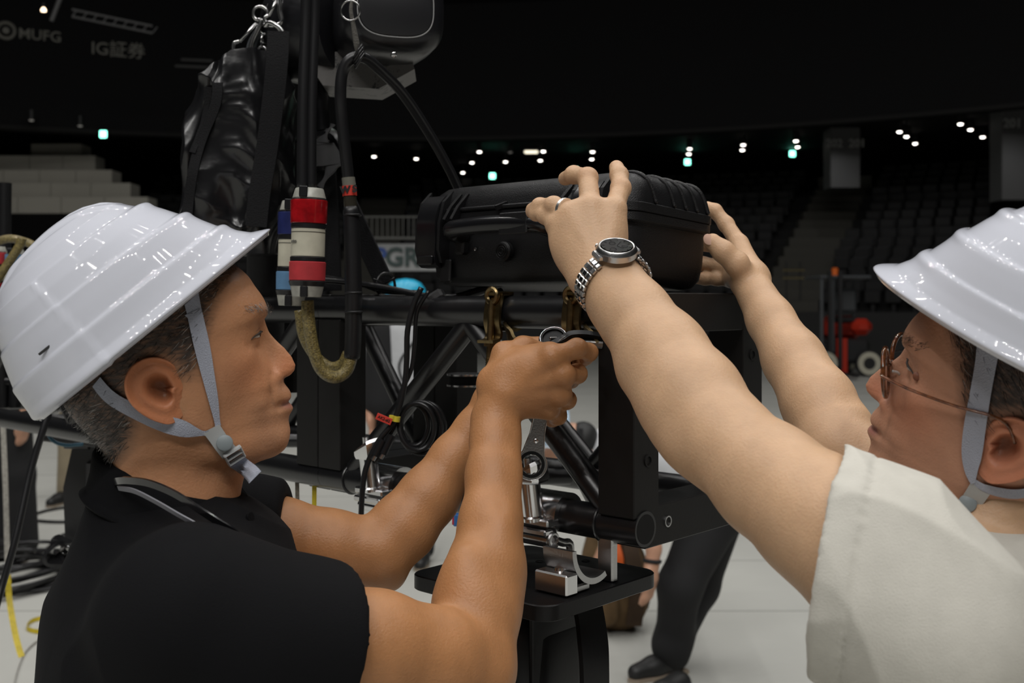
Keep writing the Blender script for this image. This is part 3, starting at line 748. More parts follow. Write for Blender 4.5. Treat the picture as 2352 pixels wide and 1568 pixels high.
ROWS = np.array([
 # front x, y   back x, y  half width  centre  power
 (300, 541, 285, 543,  8, .50, 2.0), (370, 543, 235, 565, 40, .50, 2.0), (440, 556, 185, 610, 58, .50, 2.1), (505, 583, 152, 670, 70, .50, 2.2),
 (541, 605, 138, 725, 75, .50, 2.3), (566, 627, 131, 775, 77, .52, 2.35), (583, 652, 130, 815, 78, .53, 2.35), (600, 676, 134, 850, 78, .53, 2.4),
 (609, 697, 139, 875, 78, .54, 2.45), (610, 712, 144, 892, 77.5, .54, 2.45), (605, 727, 150, 908, 77, .55, 2.45), (602, 745, 157, 922, 76, .55, 2.4),
 (600, 763, 166, 937, 75, .55, 2.4), (601, 782, 175, 950, 74.5, .56, 2.35), (606, 801, 183, 961, 74, .57, 2.3), (615, 822, 192, 972, 73, .58, 2.25),
 (626, 842, 199, 981, 72, .59, 2.2), (637, 858, 205, 988, 71, .60, 2.15), (647, 872, 210, 994, 70, .60, 2.1), (651, 888, 215, 1000, 69, .61, 2.05),
 (655, 902, 219, 1005, 68, .62, 2.0), (657, 914, 223, 1009, 67, .62, 2.0), (657, 923, 225, 1012, 66, .62, 2.0), (656.5, 929.5, 227, 1014, 66, .62, 2.0),
 (657, 937, 229, 1017, 65.5, .62, 2.0), (658, 946, 231, 1020, 65, .62, 2.0), (657.5, 957, 233, 1023, 64, .62, 2.0), (659, 973, 236, 1027, 63, .63, 2.0),
 (666, 1000, 239, 1032, 61.5, .64, 2.0), (662, 1026, 241, 1037, 60, .65, 2.05), (652, 1044, 243, 1042, 58, .66, 2.1), (633, 1057, 245, 1048, 57, .64, 2.1),
 (606, 1065, 246, 1055, 57, .62, 2.0), (582, 1075, 246, 1065, 57, .58, 2.0), (563, 1094, 244, 1085, 57, .55, 2.0), (553, 1130, 238, 1120, 58, .5, 2.0),
 (548, 1180, 222, 1180, 62, .5, 2.0), (560, 1240, 190, 1240, 72, .5, 2.1)], float)
NOSE = np.array([(727, 0, 9), (745, 8, 8.5), (763, 17, 8.0), (782, 32, 7.6), (801, 47, 8.2), (822, 55, 9.5), (842, 53, 12.0), (855, 42, 13.5), (866, 24, 13.5), (873, 4, 12), (884, 0, 12)], float)
LIPS = np.array([(880, 0), (890, 4), (902, 9.5), (912, 12), (919, 11.5), (925, 9), (929.5, 4), (934, 9), (940, 13.5), (947, 15.5), (954, 12), (962, 7), (975, 3), (990, 1), (1004, 0)], float)
# soft features: x, y (pixels of the profile), sideways mm, radius px, radius mm sideways, height mm
FEAT = [(370, 880, 74, 25, 40, -25.0), (588, 772, 30, 34, 15, -6.0), (590, 770, 31, 21, 12, 6.2), (598, 718, 26, 20, 18, 2.6), (604, 735, 12, 16, 8, -2.0), (530, 835, 58, 46, 26, 4.5), (556, 815, 45, 30, 20, 2.5), (545, 925, 58, 55, 26, -3.0),
        (630, 866, 19, 14, 7, 3.6), (616, 862, 26, 9, 6, -1.5), (619, 880, 30, 14, 7, -1.6), (618, 905, 36, 15, 7, -1.5), (618, 930, 38, 15, 7, -1.2), (637, 935, 26, 11, 7, -2.0), (648, 930, 18, 6, 12, -1.6), (590, 925, 50, 30, 18, 2.6),
        (480, 720, 72, 60, 26, -3.0), (425, 975, 62, 40, 22, 3.5), (520, 1030, 50, 40, 22, 2.5), (480, 1080, 56, 30, 30, -4.5), (640, 1020, 24, 24, 14, 2.0), (560, 790, 44, 10, 14, -1.2), (598, 752, 30, 7, 16, -1.6),
        (560, 752, 42, 12, 10, -1.0), (590, 795, 26, 8, 14, -1.1)]
HAIR_POLY = [(565, 590), (512, 636), (484, 690), (468, 750), (455, 800), (440, 852), (418, 852), (400, 805), (345, 800), (305, 850), (295, 900), (318, 950), (300, 1000), (268, 1046), (215, 1056), (60, 1056), (60, 480), (565, 480)]
def inpoly(x, y, poly):
    r = np.zeros(len(x), bool); n = len(poly)
    for i in range(n):
        x0, y0 = poly[i]; x1, y1 = poly[(i+1) % n]
        c = ((y0 > y) != (y1 > y)); xi = (x1-x0)*(y-y0)/((y1-y0)+1e-12)+x0; r ^= c & (x < xi)
    return r
def grid_faces(nr, nc):
    i = np.arange(nr-1)[:, None]; k = np.arange(nc)[None, :]; l = (k+1) % nc
    return np.stack((i*nc+k, i*nc+l, (i+1)*nc+l, (i+1)*nc+k), -1).reshape(-1, 4)
def head(skin, lip, nose=1.0, full=0.0, ruddy=.15, stubble=(.5, .45, .42), hairtone=(.10, .085, .075)):
    """head and neck in its own frame: x forward, y to its left, z up, origin between the ear canals; returns verts, quads, colours, profile pixels"""
    NR, NC = 250, 220
    R = np.stack([spl(np.stack((ROWS[:, j], ROWS[:, j]), 1), 3000)[:, 0] for j in range(7)], 1)
    q = np.r_[0, np.cumsum(np.hypot(np.diff(R[:, 0]), np.diff(R[:, 1]))+.35*np.hypot(np.diff(R[:, 2]), np.diff(R[:, 3])))]
    for _ in range(14): R[60:-60, 2:] = (R[20:-100, 2:]+2*R[60:-60, 2:]+R[100:-20, 2:])/4     # keep the flanks free of bands
    R = np.stack([np.interp(np.linspace(0, q[-1], NR), q, R[:, j]) for j in range(7)], 1)
    tt = np.linspace(0, 1, NC, endpoint=False); th = 2*PI*tt-.62*np.sin(2*PI*tt)
    c, s = np.cos(th), np.sin(th)
    Fx, Fy, Bx, By, W, Cf, pw = (R[:, j][:, None] for j in range(7))
    cc = np.sign(c)*np.abs(c)**(2/pw); ss = np.sign(s)*np.abs(s)**(2/pw)
    Cx = Fx+(Bx-Fx)*Cf; Cy = Fy+(By-Fy)*Cf
    X = np.where(c > 0, Cx+(Fx-Cx)*cc, Cx+(Bx-Cx)*(-cc)); Y_ = np.where(c > 0, Cy+(Fy-Cy)*cc, Cy+(By-Cy)*(-cc)); Z = W*ss     # pixels, pixels, mm
    fy = R[:, 1]
    n = np.interp(fy, NOSE[:, 0], NOSE[:, 1], 0, 0)*nose; sg = np.interp(fy, NOSE[:, 0], NOSE[:, 2])
    g = n[:, None]*np.exp(-(np.abs(Z)/sg[:, None])**2.3)*(c > 0); X = X+g
    X = X+(np.interp(fy, LIPS[:, 0], LIPS[:, 1], 0, 0)[:, None])*np.exp(-(np.abs(Z)/21)**2.6)*(c > 0)
    # push the features out along the surface
    p = np.stack((X*S, Z*.001, -Y_*S), -1)
    du = np.gradient(p, axis=0); dv = np.roll(p, -1, 1)-np.roll(p, 1, 1); N = np.cross(dv, du); N /= np.linalg.norm(N, axis=-1)[..., None]+1e-12
    mid = p.mean(1, keepdims=True); N *= np.sign(((p-mid)*N).sum(-1))[..., None]
    D = np.zeros(X.shape)
    for fx, fy_, lat, r, rl, a in FEAT:
        w_ = np.exp(-((X-fx)**2+(Y_-fy_)**2)/r**2/1.0-((np.abs(Z)-lat)/rl)**2); D += a*w_*.001
    D += full*.001*np.exp(-((X-540)**2/70**2+(Y_-930)**2/80**2+((np.abs(Z)-56)/26)**2))
    p = p+N*D[..., None]
    ww = (1/(1+np.exp(-(Y_-(1015+.14*(X-400)))/12)))*(1/(1+np.exp((X-590)/10)))*.6
    ww = np.maximum(ww, .18*np.exp(-((X-440)/130)**4-((Y_-930)/120)**4))[..., None]
    for _ in range(24):
        b_ = p.copy(); b_[1:-1] = p[1:-1]+.5*(.5*(p[:-2]+p[2:])-p[1:-1])+.25*(np.roll(p, 1, 1)+np.roll(p, -1, 1)-2*p)[1:-1]
        p = p+(b_-p)*ww
    v = p.reshape(-1, 3)-V(375*S, 0, -880*S); f = grid_faces(NR, NC)
    px, py, lz = X.ravel(), Y_.ravel(), np.abs(Z).ravel()
    col = np.tile(np.array(skin), (len(v), 1))
    def blend(cl, w_): col[:] = col*(1-w_[:, None])+np.array(cl)*w_[:, None]
    red = np.array(skin)*np.array((1.12, .86, .80))
    blend(red, np.clip(np.exp(-((px-660)**2+(py-845)**2)/34**2)*.8+np.exp(-((px-555)**2+(py-850)**2)/60**2)*.5, 0, 1)*min(1, ruddy*4))
    blend(lip, np.clip(1.4*np.exp(-((py-(932-.30*(668-px)*-.25))/11.5)**4-((px-668)/26)**4-(lz/24)**6), 0, 1)*.85)
    blend(np.array(lip)*.22, np.exp(-((py-(929.5+.28*(664-px)))/2.6)**2-((px-656)/22)**6-(lz/25)**8)*.9)                      # the parting of the lips
    blend(np.array(skin)*.10, np.exp(-((px-653)/8)**2-((py-871)/4.5)**2-((lz-8.5)/4.5)**2)*.9)                               # nostril shade, painted as dark spots
    blend(np.array(skin)*.62, np.exp(-((px-(613+.25*(py-890)))/4)**2-((py-905)/34)**4-((lz-34)/12)**4)*.45)              # crease shade beside the mouth, painted into the skin
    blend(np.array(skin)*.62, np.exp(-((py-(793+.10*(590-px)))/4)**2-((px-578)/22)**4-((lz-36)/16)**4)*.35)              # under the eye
    hm = inpoly(px, py, HAIR_POLY)
    e = 14
    soft = sum(inpoly(px+dx, py+dy, HAIR_POLY).astype(float) for dx in (-e, 0, e) for dy in (-e, 0, e))/9
    nz = vnoise(v, 900, 3)*.3+.75
    blend(hairtone, np.clip(soft*nz*1.25, 0, .95))
    st = np.exp(-((px-640)/70)**4-((py-985)/75)**4)*.10+np.exp(-((px-655)/30)**4-((py-890)/16)**4)*.12
    blend(stubble, np.clip(st*(.6+.4*vnoise(v, 1500, 8)), 0, 1))
    for bx, by in ((600, 712),):
        blend((.05, .04, .035), np.clip(np.exp(-((py-(by+.10*(604-px)))/8)**2-((lz-28)/17)**4)*(px > 540)*(.45+.5*vnoise(v, 1300, 5)), 0, .7))
    return v, f, col, (px, py, lz, hm)
EAR_OUT = [(428, 872), (412, 846), (394, 822), (362, 808), (335, 811), (311, 828), (299, 855), (301, 885), (315, 912), (337, 933), (362, 948), (390, 956), (413, 946), (425, 925), (422, 905), (416, 890)]
def ear(side, skin):
    """an ear with helix, antihelix, bowl and lobe; side +1 for the left"""
    ctr = V(372, 878); out = np.array(EAR_OUT, float); n = 72
    cl = np.vstack((out, out[:1])); o = spl(cl, n+1)[:-1]
    rho = np.array([0, .12, .24, .34, .42, .5, .58, .66, .74, .81, .87, .92, .96, .99, 1.0, .99, .95, .90]); vs = []
    hgt = np.array([-12, -12, -11, -7, -1, 2.4, 3.2, 2.2, 1.2, 1.4, 3.2, 4.8, 5.4, 4.6, 3.0, .8, -3, -9.])
    for j, r in enumerate(rho):
        q = ctr+(o-ctr)*r
        back = np.clip((400-q[:, 0])/100, 0, 1)                      # the rear edge stands off the head
        low = np.clip((q[:, 1]-915)/35, 0, 1); front = np.clip((q[:, 0]-388)/28, 0, 1)
        h = hgt[j]*(1-front*.75)*(1-low*.8)+low*(2.2 if j < 13 else hgt[j]*.6)+13*back**1.1
        h = h+front*(2.5 if 4 < j < 12 else 0)*np.exp(-((q[:, 1]-880)/18)**2)*2.0-front*2.0
        h = h*(1-np.clip((q[:, 0]-398)/22, 0, 1))-3.5*np.clip((q[:, 0]-398)/22, 0, 1)
        if j >= 15: h = h-(j-14)*1.2
        vs.append(np.stack((q[:, 0]*S, np.full(n, .0)+side*(.0735+h*.001), -q[:, 1]*S), 1))
    v = np.vstack(vs)-V(375*S, 0, -880*S); f = grid_faces(len(rho), n)
    if side < 0: f = f[:, ::-1]
    col = np.tile(np.array(skin)*np.array((1.05, .84, .78)), (len(v), 1)); j = np.repeat(np.arange(len(rho)), n); col *= (1-.55*np.exp(-(rho[j]/.34)**4))[:, None]  # bowl darkened in the colour to stand for its shade
    # close the middle
    return v, f, col
def join(parts):
    vs, fs, cs, n = [], [], [], 0
    for v, f, c in parts: vs.append(v); fs.append(f+n); cs.append(c); n += len(v)
    return np.vstack(vs), np.vstack(fs), np.vstack(cs)
def ypr(yaw, pitch, roll):
    y, p, r = (math.radians(a) for a in (yaw, pitch, roll))
    Rz = np.array(((math.cos(y), -math.sin(y), 0), (math.sin(y), math.cos(y), 0), (0, 0, 1)))
    Ry = np.array(((math.cos(p), 0, -math.sin(p)), (0, 1, 0), (math.sin(p), 0, math.cos(p))))
    Rx = np.array(((1, 0, 0), (0, math.cos(r), -math.sin(r)), (0, math.sin(r), math.cos(r))))
    return Rz@Ry@Rx
def strands(v, f, info, n, length, base, m, parent, seed, comb, grey=0, name='hair', mask=None):
    """short hair growing from the scalp: many thin tapered blades in one mesh"""
    px, py, lz, hm = info; rg = np.random.default_rng(seed)
    nv = normals(v, f); idx = np.where(hm if mask is None else mask)[0]
    ok = (py[idx] > 560)
    idx = rg.choice(idx[ok], n); p = v[idx]+rg.normal(0, .0012 if mask is None else .0022, (n, 3))*(1 if mask is None else np.array((1, .6, .35))); nn = nv[idx]
    cen = v.mean(0); nn = np.where((((p-cen)*nn).sum(1) < 0)[:, None], -nn, nn)
    d = comb-nn*(nn@comb)[:, None]; d /= np.linalg.norm(d, axis=1)[:, None]+1e-9
    d = d+nn*.20+rg.normal(0, .22, (n, 3)); d /= np.linalg.norm(d, axis=1)[:, None]
    s = np.cross(d, nn); s /= np.linalg.norm(s, axis=1)[:, None]+1e-9
    L = length*rg.uniform(.55, 1.1, n)[:, None]; w_ = .00022
    a, b = p-s*w_-nn*.0006, p+s*w_-nn*.0006; e = p+d*L*.55+nn*.0002; g = p+d*L-nn*L*.14
    vs = np.stack((a, b, e+s*w_*.8, e-s*w_*.8, g+s*w_*.3, g-s*w_*.3), 1).reshape(-1, 3)
    k = np.arange(n)[:, None]*6; fs = np.vstack((k+np.array((0, 1, 2, 3)), k+np.array((3, 2, 4, 5))))
    col = np.tile(np.array(base), (n, 1))*rg.uniform(.6, 1.5, (n, 1))
    gr = rg.random(n) < grey*np.where(px[idx] > 415, 3.5, 1); col[gr] = np.array((.36, .34, .32))*rg.uniform(.6, 1, (gr.sum(), 1))
    o = raw(name, vs, fs, m, None, 180, np.repeat(col, 6, 0)); return o
def xf(v, R, o): return v@R.T+o

# ---- hard hat, built once in its own frame (x forward, z up, origin in the middle of the rim)
HP = np.array([ # back d, front d, height (px), half width mm, power
 (8, 672, 0, 116, 2.25), (3, 682, 3, 117.5, 2.25), (2, 676, 8, 117, 2.25), (6, 640, 26, 112, 2.3), (8, 618, 50, 110, 2.3), (11, 603, 76, 108.5, 2.3), (12, 600, 81, 108, 2.3), (16, 591, 84, 105.5, 2.3), (28, 572, 118, 102, 2.3),
 (40, 557, 150, 98, 2.3), (42, 553, 155, 97.5, 2.3), (48, 543, 158, 95, 2.3), (62, 520, 195, 88, 2.25), (76, 500, 224, 80, 2.2), (78, 496, 228, 79, 2.2), (84, 482, 231, 76.5, 2.2), (112, 455, 262, 65, 2.1), (165, 420, 287, 48, 2.0), (235, 385, 302, 28, 2.0), (285, 355, 308, 11, 2.0), (318, 326, 309, 1, 2)], float)
def make_hat():
    root = thing('hard_hat', '', 'helmet')
    NR, NC = 132, 200
    # piecewise-linear with light rounding keeps the ledges crisp
    cum = np.r_[0, np.cumsum(np.hypot(np.diff(HP[:, 0]), np.diff(HP[:, 2]))+np.hypot(np.diff(HP[:, 1]), 0)*.4)]; tq = np.linspace(0, cum[-1], NR)
    R = np.stack([np.interp(tq, cum, HP[:, j]) for j in range(5)], 1)
    for _ in range(1): R[1:-1] = R[1:-1]*.6+.2*(R[:-2]+R[2:])
    th = np.linspace(0, 2*PI, NC, endpoint=False); c, s = np.cos(th), np.sin(th)
    B, Fr, H, W, pw = (R[:, j][:, None] for j in range(5))
    # the peak: only the front sector reaches the long front distance, the flanks keep a plain oval
    body = np.minimum(Fr, 560+0*Fr); fr = np.where(c > 0, body+(Fr-body)*np.clip(c, 0, 1)**2.2, body)
    C = .5*(B+body); cc = np.sign(c)*np.abs(c)**(2/pw); ss = np.sign(s)*np.abs(s)**(2/pw)
    X = np.where(c > 0, C+(fr-C)*cc, C+(C-B)*cc); Y_ = W*ss; Z = H+0*X
    lowr = np.clip(1-H/40, 0, 1); Z = Z+lowr*np.clip(c, 0, 1)**2*0
    # side seam rib, raised rear quarter, three crown ribs
    seam = np.exp(-((X-(215-.06*(H-110)))/5.0)**2)*(np.abs(Y_) > 55)*(H < 225)
    rear = (1/(1+np.exp((X-(215-.06*(H-110)))/3)))*(H < 228)*1.3
    rib = sum(np.exp(-(np.abs(np.abs(Y_)-yy)/6.5)**4) for yy in (0, 30))*np.clip((H-150)/70, 0, 1)*np.clip((470-X)/40, 0, 1)*np.clip((X-120)/60, 0, 1)
    frontledge = np.zeros_like(X)
    for hh, a in ((80, 1.2), (154, 1.3), (227, 1.8)):
        frontledge += a*np.exp(-((H-(hh-6))/9)**2)*np.clip((c-.80)/.12, 0, 1)
    p = np.stack(((X-340)*S, Y_*.001, Z*S), -1)
    du = np.gradient(p, axis=0); dv = np.roll(p, -1, 1)-np.roll(p, 1, 1); N = np.cross(dv, du); N /= np.linalg.norm(N, axis=-1)[..., None]+1e-12
    cen = V(0, 0, .02); N *= np.sign(((p-cen)*N).sum(-1))[..., None]
    p = p+N*(1.1*seam+rear+2.2*rib+frontledge)[..., None]*.001
    v = p.reshape(-1, 3); f = grid_faces(NR, NC)
    # lining: inner skin and rolled rim
    q = p.copy(); q[..., 0] *= .965; q[..., 1] *= .965; q[..., 2] = q[..., 2]*.97
    sh = raw('shell', v, f, M_ABS, None, 180)
    rim0, rim1 = p[0], q[0]+V(0, 0, .001)
    rv = np.vstack((rim0, rim0*.99+V(0, 0, -.0022), rim1)); raw('rim', rv, grid_faces(3, NC), M_ABS, root, 180)
    put(sh, root)
    qi = q[::3, ::2]; raw('lining', qi.reshape(-1, 3), grid_faces(qi.shape[0], qi.shape[1])[:, ::-1], M_INNER, root, 180)
    # vent slots and front plug
    for sd in (-1, 1):
        k = np.argmin(((p[..., 0]-(150-340)*S)**2+(p[..., 2]-100*S)**2)+(np.sign(p[..., 1]) != sd)*9); a = v[k]
        MB().box(a+V(0, sd*.0002, 0), (.017, .002, .0022), ypr(0, 0, 0), .0004).build('vent_slot', mat('dark_slot', (.02, .02, .02), .6), root)
    return root
hat = make_hat()

def person(name, label, foot):
    return thing(name, label, 'person', foot)
def finger(sf, pts, r0, r1, k=.004):
    n = len(pts); sf.chain(pts, list(np.linspace(r0, r1, n)), k)
    for p_, r in list(zip(pts, np.linspace(r0, r1, n)))[1:-1]: sf.ell(p_, (r*1.06,)*3, .003)
def nail(tip, along, out, w_, l, parent, name='fingernail'):
    """thin curved plate on the back of a finger tip"""
    a, o = nrm(along), nrm(out); o = nrm(o-a*(a@o)); s = np.cross(a, o); vs = []; nu, nv_ = 9, 9
    for i in range(nu):
        for j in range(nv_):
            u, x = -1+2*i/(nu-1), -1+2*j/(nv_-1); u2 = u*math.sqrt(1-.5*x*x); x2 = x*math.sqrt(1-.5*u*u)
            vs.append(np.asarray(tip)+a*u2*l/2+s*x2*w_/2-o*(x2*x2*w_*.18+max(0, u2)**3*.0006))
    m = MB().add(vs, [(i*nv_+j, (i+1)*nv_+j, (i+1)*nv_+j+1, i*nv_+j+1) for i in range(nu-1) for j in range(nv_-1)])
    m.add([q-o*.0008 for q in np.array(vs)], [(i*nv_+j, i*nv_+j+1, (i+1)*nv_+j+1, (i+1)*nv_+j) for i in range(nu-1) for j in range(nv_-1)])
    return m.build(name, M_NAIL, parent, 180)
def eye_patch(bv, org, R, sd, parent, flip=1):
    """the visible slit between the lids: white of the eye, iris and lash line lying in the lids; org, R = head frame"""
    Q = lambda x, y, lat: org+R@V((x-375)*S, sd*lat*.001, -(y-880)*S)
    dr = R@nrm(V(.80, sd*.60, .0)); up = R@V(0, 0, 1); rt = nrm(np.cross(up, dr)); rt = rt*(-1 if rt@(R@V(1, 0, 0)) < 0 else 1)
    c = Q(599, 768, 33); W_ = .0155
    def on(u, v_, off):
        o = c+rt*u*W_+up*v_+dr*.06; h = bv.ray_cast(Vector(o), Vector(-dr)); q = np.array(h[0]) if h[0] is not None else o-dr*.06
        return q+dr*off
    top = lambda u: .0023*(1-abs(u)**2.2)+.0028*u; bot = lambda u: -.0012*(1-abs(u)**2.0)+.0016*u
    n = 15; vs = []; U = np.linspace(-1, 1, n)
    for u in U:
        for k in range(5): vs.append(on(u, bot(u)+(top(u)-bot(u))*k/4, .0006))
    e = MB().add(vs, [(i*5+k, i*5+5+k, i*5+6+k, i*5+1+k) for i in range(n-1) for k in range(4)]).build('eye', M_LENSEYE, parent, 180)
    vs = []; 
    for u in np.linspace(-.05, .81, 9):
        a = math.sqrt(max(0, 1-((u-.38)/.45)**2)); lo, hi = max(bot(u), .0012-.0046*a), min(top(u), .0012+.0046*a)
        for k in range(4): vs.append(on(u, lo+(hi-lo)*k/3, .0009))
    MB().add(vs, [(i*4+k, i*4+4+k, i*4+5+k, i*4+1+k) for i in range(8) for k in range(3)]).build('iris', M_IRIS, e, 180)
    MB().tube(spl([on(u, top(u)+.0004, .0009) for u in np.linspace(-1.08, 1.02, 11)], 24), np.interp(np.linspace(0, 1, 24), (0, .55, 1), (.0004, .0011, .0006)), 8).build('eyelashes', mat('dark_lash', (.03, .022, .018), .6), parent, 180)
    MB().tube(spl([on(u, top(u)+.0040-.0008*u*u, -.0004) for u in np.linspace(-1.15, .95, 9)], 20), np.interp(np.linspace(0, 1, 20), (0, .5, 1), (.0002, .0007, .0003)), 6).build('lid_crease', mat('lid_crease_shade', (.26, .12, .07), .6), parent, 180)  # the crease is a dark strip standing for shade in the lid
def folds(v, n, amp, fn):
    return v+n*(amp*fn(v))[:, None]

def brow_mask(info):
    px, py, lz, hm = info
    return (np.abs(py-(709-.12*(lz-12)+.004*(lz-30)**2)) < 7.5) & (lz > 10) & (lz < 56) & (px > 500)
# ---------------------------------------------------------------- left man: profile to the right, black polo
SK_L = (.465, .226, .115)
hx = P(376, 880, 1.02); RL = ypr(17, 0, 0)
L = person('person', 'person in white hard hat and black polo shirt, in profile, gripping a ratchet spanner', (-.30, 1.02, 0))
hv, hf, hc, hi = head(SK_L, (.36, .14, .10), ruddy=.2, hairtone=(.035, .03, .027))
hvL = xf(hv, RL, hx); parts = [(hvL, hf, hc)]
for sd in (-1, 1):
    v, f, c = ear(sd, SK_L); parts.append((xf(v, RL, hx), f, c))
b = Soft(.0021)
# trunk
b.cone(P(400, 1130, 1.035), P(385, 1260, 1.03), .056, .062, .02)
sn, sf_ = P(440, 1415, .885), P(440, 1292, 1.20)
b.cone(sn, sf_, .052, .044, .03); b.ell(P(432, 1450, 1.03), (.10, .15, .10), .04); b.ell(P(425, 1800, 1.03), (.10, .14, .22), .05)
# near (right) arm
E, Wr = P(1083, 1535, 1.0), P(1137, 962, 1.165)
b.chain([sn, P(640, 1475, .905), P(860, 1492, .945), P(1000, 1516, .975), E], [.052, .052, .0475, .043, .040], .02)
b.chain([E, P(1098, 1400, 1.035), P(1113, 1310, 1.06), P(1127, 1200, 1.09), P(1133, 1090, 1.125), P(1136, 1010, 1.15), Wr], [.039, .0395, .0365, .0305, .027, .0245, .0235], .012)
b.ell(P(1150, 1330, 1.06), (.018, .02, .06), .02); b.ell(P(1070, 1380, 1.03), (.026, .026, .05), .02)
b.cone(P(1165, 1150, 1.10), P(1175, 985, 1.15), .010, .007, .012)
# near hand: back of the hand to the camera, fist closing round the spanner
K = [P(1268, 822, 1.150), P(1292, 862, 1.150), P(1284, 905, 1.158), P(1258, 938, 1.172)]
b.cone(Wr, P(1160, 905, 1.165), .0235, .024, .012)
for kk, r in zip(K, (.0150, .0138, .0135, .012)): b.cone(P(1160, 912, 1.172), kk, .022, r, .008)
b.cone(P(1140, 880, 1.18), P(1215, 850, 1.165), .022, .020, .012); b.ell(P(1205, 875, 1.165), (.036, .016, .028), .012)
for kk in K: b.cone(P(1165, 905, 1.150), kk+V(0, -.0075, .001), .0045, .0060, .006)
b.cone(P(1165, 830, 1.19), P(1262, 818, 1.165), .015, .016, .010)
for kk, r in zip(K, (.0115, .0110, .0105, .0095)): b.ell(kk+V(.001, -.003, 0), (r*1.16,)*3, .005)
finger(b, [K[0], P(1325, 800, 1.155), P(1352, 809, 1.180), P(1346, 822, 1.205)], .0112, .0085)
finger(b, [K[1], P(1326, 858, 1.172), P(1310, 868, 1.205), P(1280, 868, 1.215)], .0108, .0085)
finger(b, [K[2], P(1302, 918, 1.185), P(1288, 925, 1.212), P(1262, 915, 1.215)], .0104, .0082)
finger(b, [K[3], P(1281, 955, 1.196), P(1268, 961, 1.214), P(1248, 947, 1.214)], .0100, .0080)
finger(b, [P(1130, 880, 1.195), P(1158, 812, 1.200), P(1205, 798, 1.205), P(1252, 806, 1.212)], .0135, .0095, .008)
# far (left) arm and hand
E2, W2 = P(872, 1266, 1.22), P(1092, 988, 1.275)
b.chain([sf_, P(640, 1236, 1.21), P(760, 1258, 1.215), E2], [.046, .044, .041, .036], .012)
b.chain([E2, P(925, 1212, 1.235), P(985, 1140, 1.25), P(1045, 1052, 1.265), W2], [.0355, .0375, .034, .0275, .024], .012)
b.cone(P(815, 1296, 1.22), P(895, 1325, 1.225), .016, .014, .02)
b.cone(W2, P(1150, 915, 1.28), .024, .026, .012)
K2 = [P(1225, 822, 1.262), P(1238, 850, 1.268), P(1238, 880, 1.275), P(1228, 910, 1.282)]
for kk in K2: b.cone(P(1140, 925, 1.28), kk, .022, .0125, .012)
finger(b, [K2[0], P(1290, 806, 1.258), P(1335, 800, 1.24), P(1364, 802, 1.225)], .0112, .0082)
finger(b, [K2[1], P(1290, 842, 1.262), P(1325, 832, 1.25), P(1340, 826, 1.23)], .0108, .0082)
finger(b, [K2[2], P(1286, 880, 1.268), P(1312, 872, 1.25), P(1310, 862, 1.235)], .0105, .0082)
finger(b, [K2[3], P(1266, 915, 1.276), P(1288, 908, 1.26), P(1290, 895, 1.245)], .0095, .0078)
finger(b, [P(1130, 880, 1.27), P(1165, 818, 1.262), P(1200, 795, 1.255), P(1238, 790, 1.25)], .0135, .0092, .008)
av, af = b.mesh(7)
ac = np.tile(np.array(SK_L)*np.array((.88, .85, .70)), (len(av), 1))
for kk in K: ac *= 1-(np.exp(-((av-kk)**2).sum(1)/.008**2)[:, None]*np.array((0, .12, .14)))
parts.append((av, af, ac))
v, f, c = join(parts); raw('body', v, f, M_SKIN, L, 180, c)
o = strands(hv, hf, hi, 7000, .013, (.022, .018, .016), M_HAIRG, L, 5, nrm(V(-.75, 0, -.65)), .12); 
def mx(R, o):
    M = Matrix.Identity(4)
    for i in range(3):
        for j in range(3): M[i][j] = R[i][j]
        M[i][3] = o[i]
    return M
o.data.transform(mx(RL, hx)); put(o, L)
o = strands(hv, hf, hi, 520, .006, (.06, .042, .03), M_HAIRG, L, 15, nrm(V(-.9, 0, .15)), .25, 'eyebrow', brow_mask(hi)); o.data.transform(mx(RL, hx)); put(o, L)

from mathutils.bvhtree import BVHTree
def bvh_of(v, f): return BVHTree.FromPolygons([tuple(p) for p in v], [tuple(int(i) for i in q) for q in f])
def hit(bv, px, py, off, Yd):
    """point on a surface seen along the line from the camera through that pixel, lifted by off"""
    d = nrm(P(px, py, 1.0)-V(0, 0, EYE)); h = bv.ray_cast(Vector((0, 0, EYE)), Vector(d))
    if h[0] is None: return P(px, py, Yd)
    return np.array(h[0])-d*off
def drape(bv, rows, off=.0024, th=.0014, Yd=.94, n=40, m=7):
    """webbing lying on a body: rows of (left px, right px) pairs"""
    r = np.array(rows, float); r = spl(r, n); g = np.zeros((n, m, 3))
    for i in range(n):
        for j in range(m):
            u = j/(m-1); g[i, j] = hit(bv, r[i, 0]*(1-u)+r[i, 2]*u, r[i, 1]*(1-u)+r[i, 3]*u, off, Yd)
    for _ in range(6):                                           # webbing spans hollows instead of following every dip
        g[1:-1] = np.minimum(g[1:-1], 9)*.4+.3*(g[:-2]+g[2:])
    d = nrm(g.mean((0, 1))-V(0, 0, EYE)); mb = MB(); a = g-d*(.0008); b2 = g+d*th
    A = a.reshape(-1, 3); B2 = b2.reshape(-1, 3); q = [(i*m+j, i*m+j+1, (i+1)*m+j+1, (i+1)*m+j) for i in range(n-1) for j in range(m-1)]
    k = len(A); fs = q+[(x[3]+k, x[2]+k, x[1]+k, x[0]+k) for x in q]
    bd = [i*m for i in range(n)]+[(n-1)*m+j for j in range(1, m)]+[i*m+m-1 for i in range(n-2, -1, -1)]+[j for j in range(m-2, 0, -1)]
    fs += [(bd[i], bd[(i+1) % len(bd)], bd[(i+1) % len(bd)]+k, bd[i]+k) for i in range(len(bd))]
    return mb.add(list(A)+list(B2), fs)
bvL = bvh_of(np.vstack((hvL, parts[1][0], parts[2][0])), np.vstack((hf, parts[1][1]+len(hv), parts[2][1]+len(hv)+len(parts[1][0]))))
